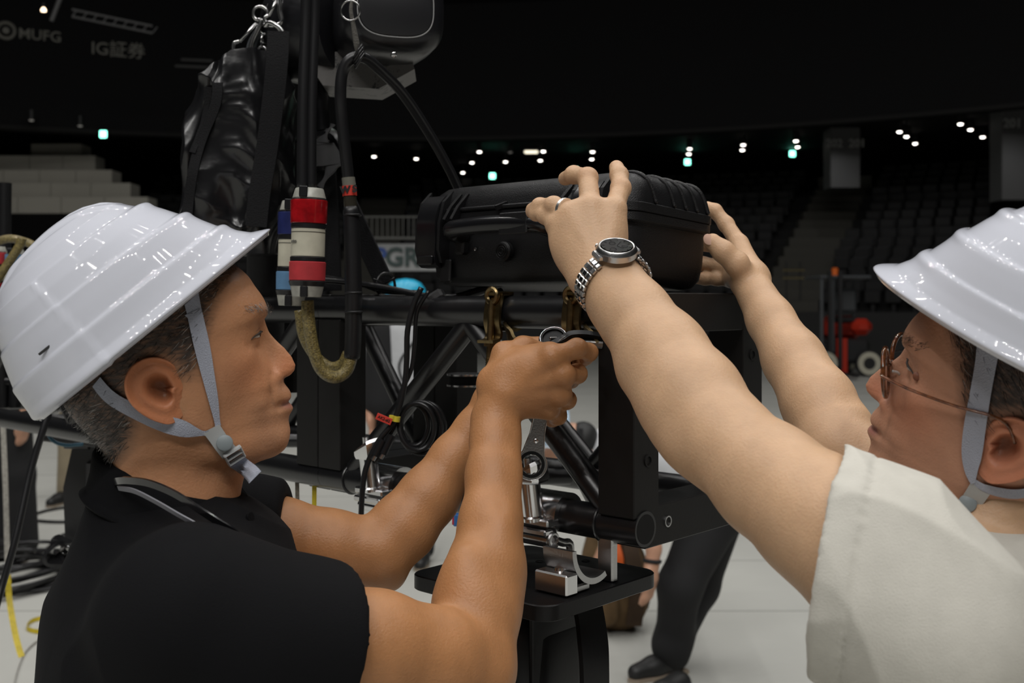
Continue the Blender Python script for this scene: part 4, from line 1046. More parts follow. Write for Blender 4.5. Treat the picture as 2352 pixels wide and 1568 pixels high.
bvLn = bvh_of(hvL, hf)
for sd in (-1, 1): eye_patch(bvLn, hx, RL, sd, L)
# polo shirt
t = Soft(.0032)
t.cone(sf_+V(0, -.06, 0), sf_, .066, .064, .02); t.chain([sf_, P(560, 1226, 1.205), P(720, 1246, 1.212)], [.066, .062, .0575], .02); t.half(P(662, 1226, 1.21), nrm(V(1, 0, .10)))
t.cone(P(570, 1228, 1.205), P(800, 1262, 1.216), .0475, .0475, .002, sub=True)
vf, ff = t.mesh(5)
t = Soft(.0032)
t.cone(sn, sf_, .066, .062, .04); t.cone(P(338, 1168, 1.03), P(322, 1420, 1.02), .054, .068, .04); t.ell(P(432, 1460, 1.03), (.116, .172, .125), .05); t.ell(P(446, 1800, 1.03), (.118, .160, .26), .06); t.cone(P(440, 1900, 1.03), P(430, 2330, 1.03), .120, .118, .05, flat=(V(0, 1, 0), 1.2))
t.cone(P(385, 1265, 1.03), P(380, 1360, 1.03), .052, .09, .04)
t.chain([sn, P(600, 1470, .90), P(740, 1483, .922), P(860, 1496, .94)], [.066, .066, .0625, .061], .03)
t.half(P(777, 1466, .92), nrm(P(850, 1484, .945)-P(700, 1466, .912))+V(.0, 0, .04))
t.cone(P(700, 1480, .915), P(900, 1500, .95), .0535, .0530, .002, sub=True)
v, f = t.mesh(5); n = normals(v, f)
v = np.vstack((v, vf)); n = np.vstack((n, normals(vf, ff))); f = np.vstack((f, ff+len(v)-len(vf)))
fo = lambda p: vnoise(p*V(1, .5, .45)+vnoise(p, 6, 4)[:, None]*.05, 15, 2)*.5+crease(p@ypr(0, 40, 0)*V(1, .5, .3)+vnoise(p, 7, 6)[:, None]*.03, 13, 9)*.9
v = folds(v, n, .0055*np.clip((1.44-v[:, 2])/.08, .1, 1), fo)
sh = raw('polo_shirt', v, f, M_POLO, L, 180)
# collar: a folded band round the neck
ctr = P(396, 1100, 1.03); na = 96; th = np.linspace(0, 2*PI, na, endpoint=False); rowsC = []
for h, rad in ((.030, .0), (.0, -.001), (-.004, .003), (.001, .0065), (.018, .0085), (.036, .013), (.040, .0165), (.037, .018), (.034, .013), (.015, .004)):
    ytop = 1168+(1038-1168)*(1-np.cos(th))/2
    x = ctr[0]+(.0655+rad)*np.cos(th); y = 1.03+(.062+rad)*np.sin(th); z = EYE-(ytop-HY)/F-h
    rowsC.append(np.stack((x, y, z), 1))
raw('collar', np.vstack(rowsC), np.vstack((grid_faces(len(rowsC), na),)), M_POLO, sh, 180)
for k, (x, y) in enumerate(((566, 1188), (560, 1225))): MB().lathe(P(x+6, y, .985), (.9, -.4, .2), [(0, .0045), (.0015, .005), (.0025, .0045)], 14).build('button', M_POLO, sh)
# hem of the near sleeve
# trousers and shoes below the frame
tr = Soft(.006); hip = V(-.33, 1.03, .92)
for sd in (-1, 1): tr.chain([hip+V(0, sd*.09, .04), V(-.31, 1.03+sd*.10, .50), V(-.34, 1.03+sd*.11, .07)], [.105, .078, .062], .03)
tr.ell(hip+V(0, 0, .06), (.135, .175, .12), .04); v, f = tr.mesh(3); raw('trousers', v, f, M_TROU, L, 180)
for sd in (-1, 1):
    q = Soft(.005); c0 = V(-.34, 1.03+sd*.11, .05); q.chain([c0, c0+V(.10, 0, -.012), c0+V(.19, 0, -.018)], [.048, .044, .034], .02); q.half(V(0, 0, .004), (0, 0, -1)); v, f = q.mesh(3); raw('shoe', v, f, M_SHOE, L, 180)

# hard hat of the left man
def pose(root, R, o):
    M = mx(R, o); root.matrix_world = M; root.location = tuple(map(float, o)); root.rotation_euler = M.to_euler()
HL_O = hx+RL@(P(361, 737, 1.0)-P(375, 880, 1.0)); HL_R = RL@ypr(0, 40.2, 0)
pose(hat, HL_R, HL_O); tag(hat, 'glossy white hard hat on the man in the black polo shirt', 'helmet')
def inhat(o, root, R, oo):
    """make an already placed mesh a part of the posed hat"""
    o.parent = root; o.matrix_parent_inverse = mx(R, oo).inverted()
fs_ = drape(bvL, [(424, 700, 456, 672), (431, 728, 464, 715), (446, 799, 482, 790), (464, 866, 493, 862), (480, 924, 502, 920), (492, 967, 505, 964), (494, 980, 508, 976)]).build('chin_strap', M_STRAP, None, 60); inhat(fs_, hat, HL_R, HL_O)
o = drape(bvL, [(424, 724, 458, 708), (431, 730, 464, 717)], .003, .001, n=6).build('strap_loop', M_STRAP, None, 60); inhat(o, hat, HL_R, HL_O)
o = drape(bvLn, [(212, 888, 230, 866), (241, 924, 268, 907), (286, 951, 330, 933), (339, 978, 388, 956), (384, 996, 420, 963), (428, 1005, 446, 978), (464, 1000, 466, 990), (480, 1002, 480, 988)], .004).build('neck_strap', M_STRAP, None, 60); inhat(o, hat, HL_R, HL_O)
o = drape(bvLn, [(466, 993, 504, 974), (482, 1014, 518, 996), (498, 1037, 536, 1020), (512, 1054, 549, 1033)], .004, .003, n=14).build('strap_slider', M_BUCK, None, 60); inhat(o, hat, HL_R, HL_O)
c = hit(bvLn, 516, 1017, .0085, .95); d = nrm(c-V(0, 0, EYE)); b_ = MB().lathe(c, -d, [(-.003, .0075), (0, .0072), (.0008, .006)], 20).build('press_stud', mat('stud_grey', (.22, .25, .26), .45), None); inhat(b_, hat, HL_R, HL_O)
o = drape(bvLn, [(527, 1072, 562, 1049), (545, 1083, 575, 1060), (562, 1096, 590, 1070), (572, 1110, 600, 1082)], .004, .002, n=12).build('chin_strap', M_STRAP, None, 60); inhat(o, hat, HL_R, HL_O)
q = [hit(bvLn, x, y, .007, .95) for x, y in ((511, 1049), (549, 1025), (567, 1040), (527, 1071))]; q = [np.array(x) for x in q]
ex = nrm(q[1]-q[0]); ey = nrm((q[3]-q[0])-ex*((q[3]-q[0])@ex)); ez = nrm(np.cross(ex, ey)); ez = ez if ez[1] < 0 else -ez
cb = sum(q)/4; Rb = np.stack((ex, ey, np.cross(ex, ey)), 1); wB, hB = np.linalg.norm(q[1]-q[0]), np.linalg.norm(q[3]-q[0])
b_ = MB()
for s1 in (-1, 0, 1): b_.box(cb+ey*s1*hB*.42, (wB, hB*.17, .005), Rb, .0012)
for s1 in (-1, 1): b_.box(cb+ex*s1*wB*.46, (wB*.12, hB, .005), Rb, .0012)
b_ = b_.build('buckle', M_BUCK, None); inhat(b_, hat, HL_R, HL_O)
# strap round the neck over the collar
bvS = bvh_of(*(lambda m: (np.array([p.co for p in m.vertices]), [tuple(p.vertices) for p in m.polygons]))(sh.data))
nk = thing('neck_strap', 'glossy black strap round the neck over the black polo collar', 'strap', P(330, 1110, .93))
pts = [P(x, y, Y) for x, y, Y in ((258, 1112, .985), (270, 1104, .955), (300, 1103, .935), (345, 1110, .920), (400, 1133, .908), (450, 1165, .900), (500, 1198, .896), (545, 1228, .900), (585, 1270, .915), (612, 1330, .95))]
MB().strip(spl(pts, 40), [V(0, -.30, 1)]*40, .0062, .0022).build('strap', mat('patent_black', (.006, .006, .007), .2, coat=.5), nk)
pts = [P(x, y, Y) for x, y, Y in ((272, 1120, .96), (310, 1128, .932), (360, 1153, .918), (410, 1182, .898), (450, 1204, .892))]
MB().strip(spl(pts, 24), [V(0, -.5, 1)]*24, .0045, .0014).build('lining', mat('grey_lining', (.20, .20, .22), .7), nk)
# ---------------------------------------------------------------- right man: looks up to the left, oatmeal T-shirt
SK_R = (.555, .332, .20)
RR = ypr(150.5, 7, -9); ro = V(.435, .94, 1.442)
R_ = person('person', 'person in white hard hat, glasses and oatmeal T-shirt, lifting the black case', (.42, .93, 0))
hv, hf, hc, hi = head((.50, .262, .168), (.33, .13, .11), nose=1.16, full=3.5, ruddy=.3, stubble=(.30, .20, .15), hairtone=(.014, .012, .012))
hvR = xf(hv, RR, ro); parts = [(hvR, hf, hc)]; earv = []
for sd in (-1, 1):
    v, f, c = ear(sd, (.55, .28, .175)); v = xf(v, RR, ro); parts.append((v, f, c)); earv.append((v, f))
b = Soft(.0021)
SHn, SHf = P(2125, 1445, .765), P(2240, 1310, 1.06)
b.cone(P(2300, 1180, .94), P(2360, 1400, .93), .056, .07, .02)
b.cone(SHn, SHf, .058, .058, .03); b.ell(P(2290, 1600, .92), (.10, .15, .11), .05)
W = P(1408, 655, 1.055)
b.chain([SHn, P(1980, 1262, .79), P(1880, 1190, .82), P(1770, 1105, .865), P(1660, 1010, .915)], [.057, .051, .0475, .044, .0415], .015)
b.chain([P(1660, 1010, .915), P(1590, 915, .955), P(1520, 815, 1.0), P(1455, 722, 1.033), W], [.0415, .0440, .0415, .0345, .0300], .012)
b.ell(P(1582, 1022, .925), (.022, .022, .018), .018); b.cone(P(1560, 960, .945), P(1480, 860, .99), .026, .018, .02)
# near hand (left): back of the hand to the camera, fingers hooked over the case
fl = (V(0, 1, 0), .80)
K = [P(1410, 482, 1.098), P(1356, 478, 1.095), P(1312, 492, 1.098), P(1279, 517, 1.105)]
b.cone(P(1420, 690, 1.045), W, .0315, .0305, .01, flat=(nrm(V(.2, 1, .3)), .84))
for kk, r in zip(K, (.0135, .0135, .013, .012)): b.cone(P(1385+(kk[0]-K[1][0])*240, 625, 1.072), kk, .0175, r, .012)
b.ell(P(1352, 555, 1.092), (.038, .014, .040), .012); b.cone(P(1300, 560, 1.098), P(1345, 640, 1.075), .013, .018, .012)
for kk, r in zip(K, (.0102, .0102, .0098, .009)): b.ell(kk+V(0, -.003, 0), (r*1.08,)*3, .005); b.cone(P(1385+(kk[0]-K[1][0])*240, 622, 1.058), kk+V(0, -.0085, 0), .004, .0050, .006)
finger(b, [K[0], P(1426, 432, 1.122), P(1422, 402, 1.140), P(1416, 385, 1.152)], .0108, .0082)
finger(b, [K[1], P(1350, 408, 1.125), P(1318, 401, 1.152), P(1298, 410, 1.172)], .0112, .0078)
finger(b, [K[2], P(1272, 472, 1.112), P(1240, 473, 1.132), P(1223, 480, 1.148)], .0100, .0070)
finger(b, [K[3], P(1252, 495, 1.118), P(1232, 490, 1.134), P(1222, 488, 1.147)], .0088, .0066)
finger(b, [P(1405, 600, 1.085), P(1405, 560, 1.120), P(1395, 525, 1.145), P(1378, 505, 1.155)], .0135, .0095, .008)
# far arm (right) and hand on the end of the case
E2, W2 = P(1925, 1030, 1.13), P(1728, 660, 1.315)
b.chain([SHf, P(2090, 1130, 1.09), E2], [.05, .044, .039], .015)
b.chain([E2, P(1880, 925, 1.17), P(1822, 825, 1.225), P(1770, 735, 1.275), W2], [.038, .0385, .0335, .0265, .0228], .012)
b.ell(P(1960, 990, 1.14), (.02, .02, .028), .015)
K2 = [P(1698, 560, 1.365), P(1690, 585, 1.385), P(1684, 615, 1.395), P(1680, 640, 1.40)]
for kk in K2: b.cone(P(1722, 640, 1.33), kk, .0195, .0125, .012)
finger(b, [K2[0], P(1668, 515, 1.385), P(1642, 484, 1.392), P(1626, 476, 1.398)], .0105, .0078)
finger(b, [K2[1], P(1655, 570, 1.405), P(1620, 560, 1.415), P(1592, 556, 1.42)], .0105, .0080)
finger(b, [K2[2], P(1650, 610, 1.41), P(1615, 605, 1.42), P(1590, 600, 1.425)], .0100, .0078)
finger(b, [K2[3], P(1648, 640, 1.405), P(1620, 640, 1.415), P(1598, 640, 1.42)], .0092, .0072)
finger(b, [P(1715, 645, 1.315), P(1692, 605, 1.305), P(1662, 578, 1.305), P(1636, 556, 1.308)], .0150, .0108, .008)
av, af = b.mesh(7)
ac = np.tile(np.array(SK_R)*np.array((1.0, 1.06, 1.06)), (len(av), 1))
for kk in K[:3]+[P(1350, 404, 1.12), P(1426, 432, 1.12)]: ac *= 1-(np.exp(-((av-kk)**2).sum(1)/.009**2)[:, None]*np.array((0.02, .10, .12)))
parts.append((av, af, ac)); v, f, c = join(parts); raw('body', v, f, M_SKIN, R_, 180, c)
nail(P(1629, 549, 1.2975), P(1629, 549, 1.298)-P(1650, 568, 1.3), V(.1, -1, .25), .0125, .0145, R_)
nail(P(1419, 383, 1.1435), P(1418, 378, 1.15)-P(1421, 402, 1.138), V(.35, -1, .25), .0105, .0115, R_)
o = strands(hv, hf, hi, 9000, .016, (.012, .010, .010), M_HAIRB, R_, 6, nrm(V(-.6, 0, -.8)), .03)
o.data.transform(mx(RR, ro)); put(o, R_)
o = strands(hv, hf, hi, 420, .006, (.016, .012, .011), M_HAIRB, R_, 16, nrm(V(-.9, 0, .2)), 0, 'eyebrow', brow_mask(hi)); o.data.transform(mx(RR, ro)); put(o, R_)
HQ = lambda x, y, lat: ro+RR@V((x-375)*S, lat*.001, -(y-880)*S)      # a point given in the profile frame of this head
dirL = lambda a: RR@nrm(a)
# hard hat
hat2 = copy_tree(hat)
for ch in list(hat2.children):
    if ch.name.split('.')[0] not in ('shell', 'rim', 'lining', 'vent_slot'): bpy.data.objects.remove(ch)
RHAT = ypr(152, 27.6, -7); OHAT = V(.432, .91, 1.517)
pose(hat2, RHAT, OHAT); tag(hat2, 'glossy white hard hat on the man in glasses and oatmeal T-shirt', 'helmet')
bvR = bvh_of(np.vstack((hvR, earv[0][0], earv[1][0])), np.vstack((hf, earv[0][1]+len(hvR), earv[1][1]+len(hvR)+len(earv[0][0])))); bvRn = bvh_of(hvR, hf)
for sd in (-1, 1): eye_patch(bvRn, ro, RR, sd, R_)
o = drape(bvR, [(2244, 785, 2296, 800), (2240, 832, 2288, 842), (2228, 900, 2276, 905), (2213, 980, 2264, 985), (2208, 1040, 2256, 1045), (2216, 1085, 2246, 1080), (2230, 1112, 2240, 1108)], .0050, Yd=.80).build('chin_strap', M_STRAP, None, 60); inhat(o, hat2, RHAT, OHAT)
o = drape(bvRn, [(2236, 1112, 2240, 1100), (2256, 1128, 2262, 1112), (2290, 1140, 2296, 1120), (2330, 1146, 2334, 1124), (2370, 1140, 2372, 1118)], .004, Yd=.82).build('neck_strap', M_STRAP, None, 60); inhat(o, hat2, RHAT, OHAT)
o = drape(bvRn, [(2232, 1104, 2286, 1118), (2214, 1134, 2262, 1152), (2196, 1160, 2238, 1182), (2180, 1180, 2216, 1204)], .004, .003, Yd=.82, n=14).build('strap_slider', M_BUCK, None, 60); inhat(o, hat2, RHAT, OHAT)
c = hit(bvRn, 2222, 1156, .009, .82); d = nrm(c-V(0, 0, EYE)); o = MB().lathe(c, -d, [(-.003, .0075), (0, .0072), (.0008, .006)], 20).build('press_stud', MATS['stud_grey'], None); inhat(o, hat2, RHAT, OHAT)
# glasses
M_TORT = mat('tortoiseshell', (.16, .055, .02), .12, var=.75, vscale=170, coat=.6)
M_GLASS = mat('spectacle_glass', (1, 1, 1), .0, trans=1, ior=1.05)
gl = thing('eyeglasses', 'round tortoiseshell glasses on the man looking up at the case', 'glasses', HQ(618, 780, 0))
for sd in (-1, 1):
    lc = HQ(632, 786, sd*33); ax = dirL((1, sd*.12, -.12)); u = dirL((0, 1, 0)); u = nrm(u-ax*(u@ax)); wv = np.cross(ax, u)
    ring_ = [lc+.0245*math.cos(a)*u+.0215*math.sin(a)*wv for a in np.linspace(0, 2*PI, 48, endpoint=False)]
    MB().tube(ring_, .0021, 8, closed=True).build('rim', M_TORT, gl, 180)
    disc = [lc+.0240*math.cos(a)*u+.0210*math.sin(a)*wv for a in np.linspace(0, 2*PI, 40, endpoint=False)]
    MB().add([q-ax*.0007 for q in disc]+[q+ax*.0007 for q in disc], [tuple(range(39, -1, -1)), tuple(range(40, 80))]+[(i, (i+1) % 40, (i+1) % 40+40, i+40) for i in range(40)]).build('lens', M_GLASS, gl, 30)
    hinge = HQ(624, 778, sd*58)
    MB().tube(spl([HQ(629, 778, sd*56), HQ(618, 779, sd*64), HQ(560, 790, sd*74), HQ(470, 805, sd*80), HQ(400, 812, sd*82), HQ(368, 828, sd*81), HQ(352, 862, sd*80)], 40), np.interp(np.linspace(0, 1, 40), (0, .06, .5, 1), (.0024, .0020, .0017, .0022)), 8, flat=.7).build('temple_arm', M_TORT, gl, 180)
    MB().tube(spl([HQ(626, 792, sd*15), HQ(616, 795, sd*12), HQ(612, 800, sd*10)], 10), .0012, 6).build('nose_pad', mat('clear_pad', (.6, .6, .6), .2), gl, 180)
MB().tube(spl([HQ(634, 782, -11), HQ(640, 776, 0), HQ(634, 782, 11)], 12), .0016, 8).build('bridge', M_TORT, gl, 180)
# mole on the cheek below the eye
c = hit(bvRn, 2108, 864, 0, .85); MB().lathe(c, -nrm(c-V(0, 0, EYE)), [(-.003, .0042), (0, .0042), (.0016, .003), (.0022, .0004)], 14).build('mole', mat('mole_brown', (.22, .08, .045), .5), R_, 180)
# T-shirt
t = Soft(.0032)
t.cone(SHn, SHf, .066, .064, .05); t.ell(P(2300, 1640, .92), (.155, .20, .145), .06); t.ell(P(2330, 2000, .93), (.155, .19, .26), .06); t.cone(V(.42, .93, 1.0), V(.42, .93, .86), .15, .148, .05, flat=(V(0, 1, 0), 1.15))
t.cone(P(2350, 1320, .92), P(2400, 1440, .92), .055, .09, .03)
t.chain([SHf, P(2120, 1175, 1.08), P(2050, 1130, 1.10)], [.066, .062, .06], .02)
t.chain([SHn, P(2010, 1325, .785), P(1880, 1272, .805)], [.070, .0695, .0755], .03, flat=(V(.2, 0, 1), 1.12))
t.half(P(1893, 1290, .80), nrm(V(-.9, .35, .14)))
t.cone(P(1990, 1295, .785), P(1840, 1270, .81), .0640, .0705, .002, sub=True, flat=(V(.2, 0, 1), 1.12))
v, f = t.mesh(5); n = normals(v, f)
w_ = vnoise(v, 6, 4)[:, None]*.035
fo = .0045*crease(v@ypr(0, 52, 0)*V(1, .6, .28)+w_, 17, 2)+.0035*crease(v@ypr(0, 12, 0)*V(1, .6, .25)+w_, 23, 9)+.004*vnoise(v*V(1, .6, .6)+w_, 14, 5)
v = v+n*(fo-.0055)[:, None]
pn = nrm(V(-.9, .35, .14)); dd = (P(1893, 1290, .80)-v)@pn; near = (v[:, 0] < P(2040, 1300, .79)[0])
v = v+n*(near*(.0013*(dd > 0)*(dd < .0235)-.0012*np.exp(-((dd-.0245)/.0016)**2)-.0005*np.exp(-((dd-.021)/.001)**2)))[:, None]
sh2 = raw('t_shirt', v, f, M_TEE, R_, 180)
# trousers and shoes below the frame
tr = Soft(.006); hip = V(.42, .93, .92)
for sd in (-1, 1): tr.chain([hip+V(0, sd*.09, .04), V(.40, .93+sd*.10, .50), V(.43, .93+sd*.11, .07)], [.105, .078, .062], .03)
tr.ell(hip+V(0, 0, .06), (.14, .175, .12), .04); v, f = tr.mesh(3); raw('trousers', v, f, mat('dark_blue_trousers', (.02, .022, .035), .85), R_, 180)
for sd in (-1, 1):
    q = Soft(.005); c0 = V(.43, .93+sd*.11, .05); q.chain([c0, c0-V(.10, 0, .012), c0-V(.19, 0, .018)], [.048, .044, .034], .02); q.half(V(0, 0, .004), (0, 0, -1)); v, f = q.mesh(3); raw('shoe', v, f, M_SHOE, R_, 180)
# ================================================================ chain hoist, chain bag, cables and connectors above the truss
M_HB = mat('hoist_black_shell', (.008, .008, .0095), .30, bump=.15, bscale=120, wear=((.25, .25, .25), 40, .76))
M_VINYL = mat('black_vinyl', (.008, .008, .009), .27, bump=.5, bscale=30, spec=.7)
M_WEB = mat('black_webbing', (.008, .008, .009), .85, bump=.6, bscale=500, spec=.25)
M_LINK = mat('galvanised_link', (.42, .42, .42), .25, metal=1)
HYd = 1.62
ho = thing('chain_hoist', 'black electric chain hoist with a rounded motor shell at the top edge', 'hoist', P(840, 60, HYd))
def sup(c, ax, upv, prof, n=64, pw=3.2):
    """superellipse sections along ax: (distance, half width, half height)"""
    ax = nrm(ax); sd = nrm(np.cross(ax, upv)); up = np.cross(sd, ax); vs = []
    for d, a, b in prof:
        for k in range(n):
            t = 2*PI*k/n; vs.append(V(*c)+ax*d+sd*a*np.sign(math.cos(t))*abs(math.cos(t))**(2/pw)+up*b*np.sign(math.sin(t))*abs(math.sin(t))**(2/pw))
    m = len(prof); fs = [(i*n+k, i*n+(k+1) % n, (i+1)*n+(k+1) % n, (i+1)*n+k) for i in range(m-1) for k in range(n)]+[tuple(range(n-1, -1, -1)), tuple((m-1)*n+k for k in range(n))]
    return MB().add(vs, fs)
ax = nrm(V(.30, -.95, -.02)); c1 = P(893, 34, 1.56)
sup(c1, ax, (0, 0, 1), [(-.16, .060, .055), (-.10, .070, .062), (-.02, .075, .064), (.03, .074, .063), (.045, .068, .057), (.052, .058, .047)], pw=3.4).build('motor_cover', M_HB, ho, 40)
sd = nrm(np.cross(ax, (0, 0, 1))); up = np.cross(sd, ax)
e = []
for k in range(72):
    t = 2*PI*k/72; e.append(c1+ax*.0522+sd*.054*np.sign(math.cos(t))*abs(math.cos(t))**(2/3.)+up*.043*np.sign(math.sin(t))*abs(math.sin(t))**(2/3.))
MB().tube(e, .0010, 6, closed=True).build('cover_seam', mat('bare_edge', (.28, .28, .28), .4), ho, 180)
sup(c1, ax, (0, 0, 1), [(.045, .053, .042), (.0535, .052, .041), (.0545, .050, .039)], pw=3.0).build('cover_plate', mat('hoist_plate', (.012, .012, .014), .42), ho, 40)
MB().lathe(P(905, 126, 1.475), (.2, -1, -.2), [(-.01, .004), (.002, .004), (.003, .0025), (.003, .0001)], 14).build('cover_screw', M_LINK, ho)
c2 = P(712, 72, 1.66)
sup(c2, nrm(V(.85, -.45, 0)), (0, 0, 1), [(-.052, .045, .048), (-.046, .062, .066), (-.03, .073, .077), (.0, .076, .080), (.03, .074, .078), (.07, .07, .073)], pw=2.3).build('gearbox', M_HB, ho, 40)
MB().box(P(840, 60, 1.68), (.14, .10, .10), ypr(-28, 0, 0), .02).build('frame', M_HB, ho)
vs = [P(730, 190, 1.62), P(848, 190, 1.62), P(938, 134, 1.60), P(930, 120, 1.68), P(740, 150, 1.72), P(700, 170, 1.70)]
MB().prism([(0, 0), (.082, -.004), (.135, .026), (.128, .05), (.0, .05), (-.02, .03)], P(742, 196, 1.60), nrm(V(1, .06, 0)), (0, 0, 1), nrm(V(-.06, 1, 0)), .09).build('base_plate', mat('grey_hoist_base', (.13, .125, .12), .5, metal=.6, wear=((.04, .04, .04), 30, .55)), ho)
# hook block with slings down to the truss
MB().rod(P(735, 180, 1.66), P(742, 300, 1.66), .011, 16).build('hook_shank', M_HB, ho)
MB().torus(P(745, 345, 1.66), (.3, 1, 0), .026, .010, 26, 10).build('hook', M_HB, ho)
sl = thing('lifting_sling', 'pair of flat black slings spreading from the hoist hook to the truss', 'sling', P(800, 500, 1.68))
for pts, w_ in (([P(752, 356, 1.665), P(800, 470, 1.68), P(884, 652, 1.69)], .030), ([P(745, 356, 1.66), P(755, 520, 1.66), P(760, 668, 1.66)], .034), ([P(742, 352, 1.68), P(738, 500, 1.76), P(735, 665, 1.86)], .030)):
    MB().strip(spl(pts, 24), nrm(V(.75, -.2, .3)), w_, .006).build('sling_leg', M_WEB, sl, 50)
MB().strip(spl([P(765, 285, 1.62), P(740, 330, 1.62), P(760, 380, 1.62), P(735, 430, 1.62)], 30), V(.5, -.3, .6), [.03]*10+[.04]*10+[.028]*10, .003).build('torn_sleeve', mat('torn_sleeve', (.05, .05, .052), .45, bump=.5, bscale=30), sl, 60)
# padded vertical tube behind the connectors
o = MB().tube(spl([P(612, 330, 1.72), P(612, 500, 1.72), P(610, 700, 1.72), P(606, 860, 1.72), P(606, 985, 1.72)], 30), [.030]*30, 20).build('padded_tube', mat('padded_sleeve', (.010, .010, .011), .6, bump=.3, bscale=90)); tag(o, 'tall padded black sleeve hanging below the chain bag behind the white helmet brim', 'sleeve')
o = MB().tube(spl([P(668, 330, 1.78), P(668, 600, 1.78), P(668, 900, 1.78)], 14), [.018]*14, 16).build('black_sleeve', M_RUB); tag(o, 'slim black hanging sleeve behind the blue banded connector', 'sleeve')

# chain bag: crumpled vinyl sack
bag = thing('chain_bag', 'crumpled glossy black vinyl chain bag hanging left of the hoist', 'bag', P(560, 330, 1.62))
NU, NV = 150, 130; g = np.zeros((NV, NU, 3))
top = [(455, 192), (478, 165), (535, 132), (560, 128), (622, 128), (668, 150), (690, 205)]
for j in range(NV):
    t = j/(NV-1); Lx = np.interp(t, (0, .12, .5, .8, 1), (470, 452, 425, 412, 415)); Rx = np.interp(t, (0, .1, .6, 1), (672, 686, 668, 640)); yy = 165+(585-165)*t
    Y = 1.62; cx, hw = (Lx+Rx)/2, (Rx-Lx)/2*Y/F; c = P(cx, yy, Y)
    for i in range(NU):
        a = 2*PI*i/NU; ca, sa = math.cos(a), math.sin(a); x = hw*np.sign(ca)*abs(ca)**.62; y = .062*np.sign(sa)*abs(sa)**.62*(.86+.14*min(1, t*5))
        g[j, i] = c+V(x, y+.25*x, 0)
# ragged top edge follows the hanging points
for i in range(NU):
    px = CX+g[0, i, 0]/g[0, i, 1]*F; yt = np.interp(px, [q[0] for q in top], [q[1] for q in top])
    for j in range(NV):
        w_ = max(0, 1-j/45.); g[j, i, 2] -= (yt-165)*w_*g[j, i, 1]/F
v = g.reshape(-1, 3); f = grid_faces(NV, NU); n = normals(v, f)
q = v*V(1, .8, .55)+vnoise(v, 12, 1)[:, None]*.02
D = .011*vnoise(q@ypr(0, 25, 0)*V(1.2, 1, .6), 15, 3)+.013*crease(q@ypr(0, 35, 0)*V(1.1, 1, .45), 17, 5, 3)+.010*crease(q@ypr(0, -42, 0)*V(1, 1, .5), 24, 7, 3)+.007*crease(q@ypr(0, 75, 0)*V(1, 1, .5), 30, 11, 3)-.019
sx = (v[:, 0]-P(500, 0, 1.62)[0]); seam = -.008*np.exp(-((v[:, 0]-(P(515, 0, 1.62)[0]-.25*(P(0, 200, 1.62)[2]-v[:, 2])))/.004)**2)*(v[:, 1] < 1.63)
if (n[:NU*20].mean(0)@V(0, 0, 0)) == 0: pass
s_ = np.sign(((v-v.mean(0))*n).sum(1).mean()); n = n*s_
v2 = v+n*(D+seam)[:, None]
cap0 = v2[:NU].mean(0)+V(0, 0, -.012); cap1 = v2[-NU:].mean(0)
o = raw('sack', v2, f, M_VINYL, bag, 180)
vs = list(v2[:NU])+[cap0]; MB().add(vs, [(i, (i+1) % NU, NU) for i in range(NU)]).build('top_flap', M_VINYL, bag, 180)
vs = list(v2[-NU:])+[cap1]; MB().add(vs, [(i, (i+1) % NU, NU) for i in range(NU)]).build('bottom', M_VINYL, bag, 180)
bvB = bvh_of(v2, f)
def on_bag(pts, w_, name, nn=40):
    d = [np.array(hit(bvB, x, y, .0035, 1.57)) for x, y in spl([(a, b) for a, b in pts], nn)]
    d = np.array(d)
    for _ in range(14): d[1:-1] = .5*d[1:-1]+.25*(d[:-2]+d[2:])
    MB().strip(d, nrm(V(1, -.1, -.15)), w_, .0022).build(name, M_WEB, bag, 50)
on_bag([(500, 190), (497, 240), (470, 300), (448, 370), (436, 440), (428, 520)], .015, 'webbing')
on_bag([(478, 200), (474, 260), (456, 310), (440, 350)], .012, 'webbing')
MB().strip(spl([P(640, 72, 1.545), P(636, 150, 1.54), P(624, 260, 1.545), P(612, 350, 1.55), P(597, 440, 1.55), P(588, 520, 1.55)], 30), V(1, 0, -.1), [.031]*30, .003).build('webbing', M_WEB, bag, 50)
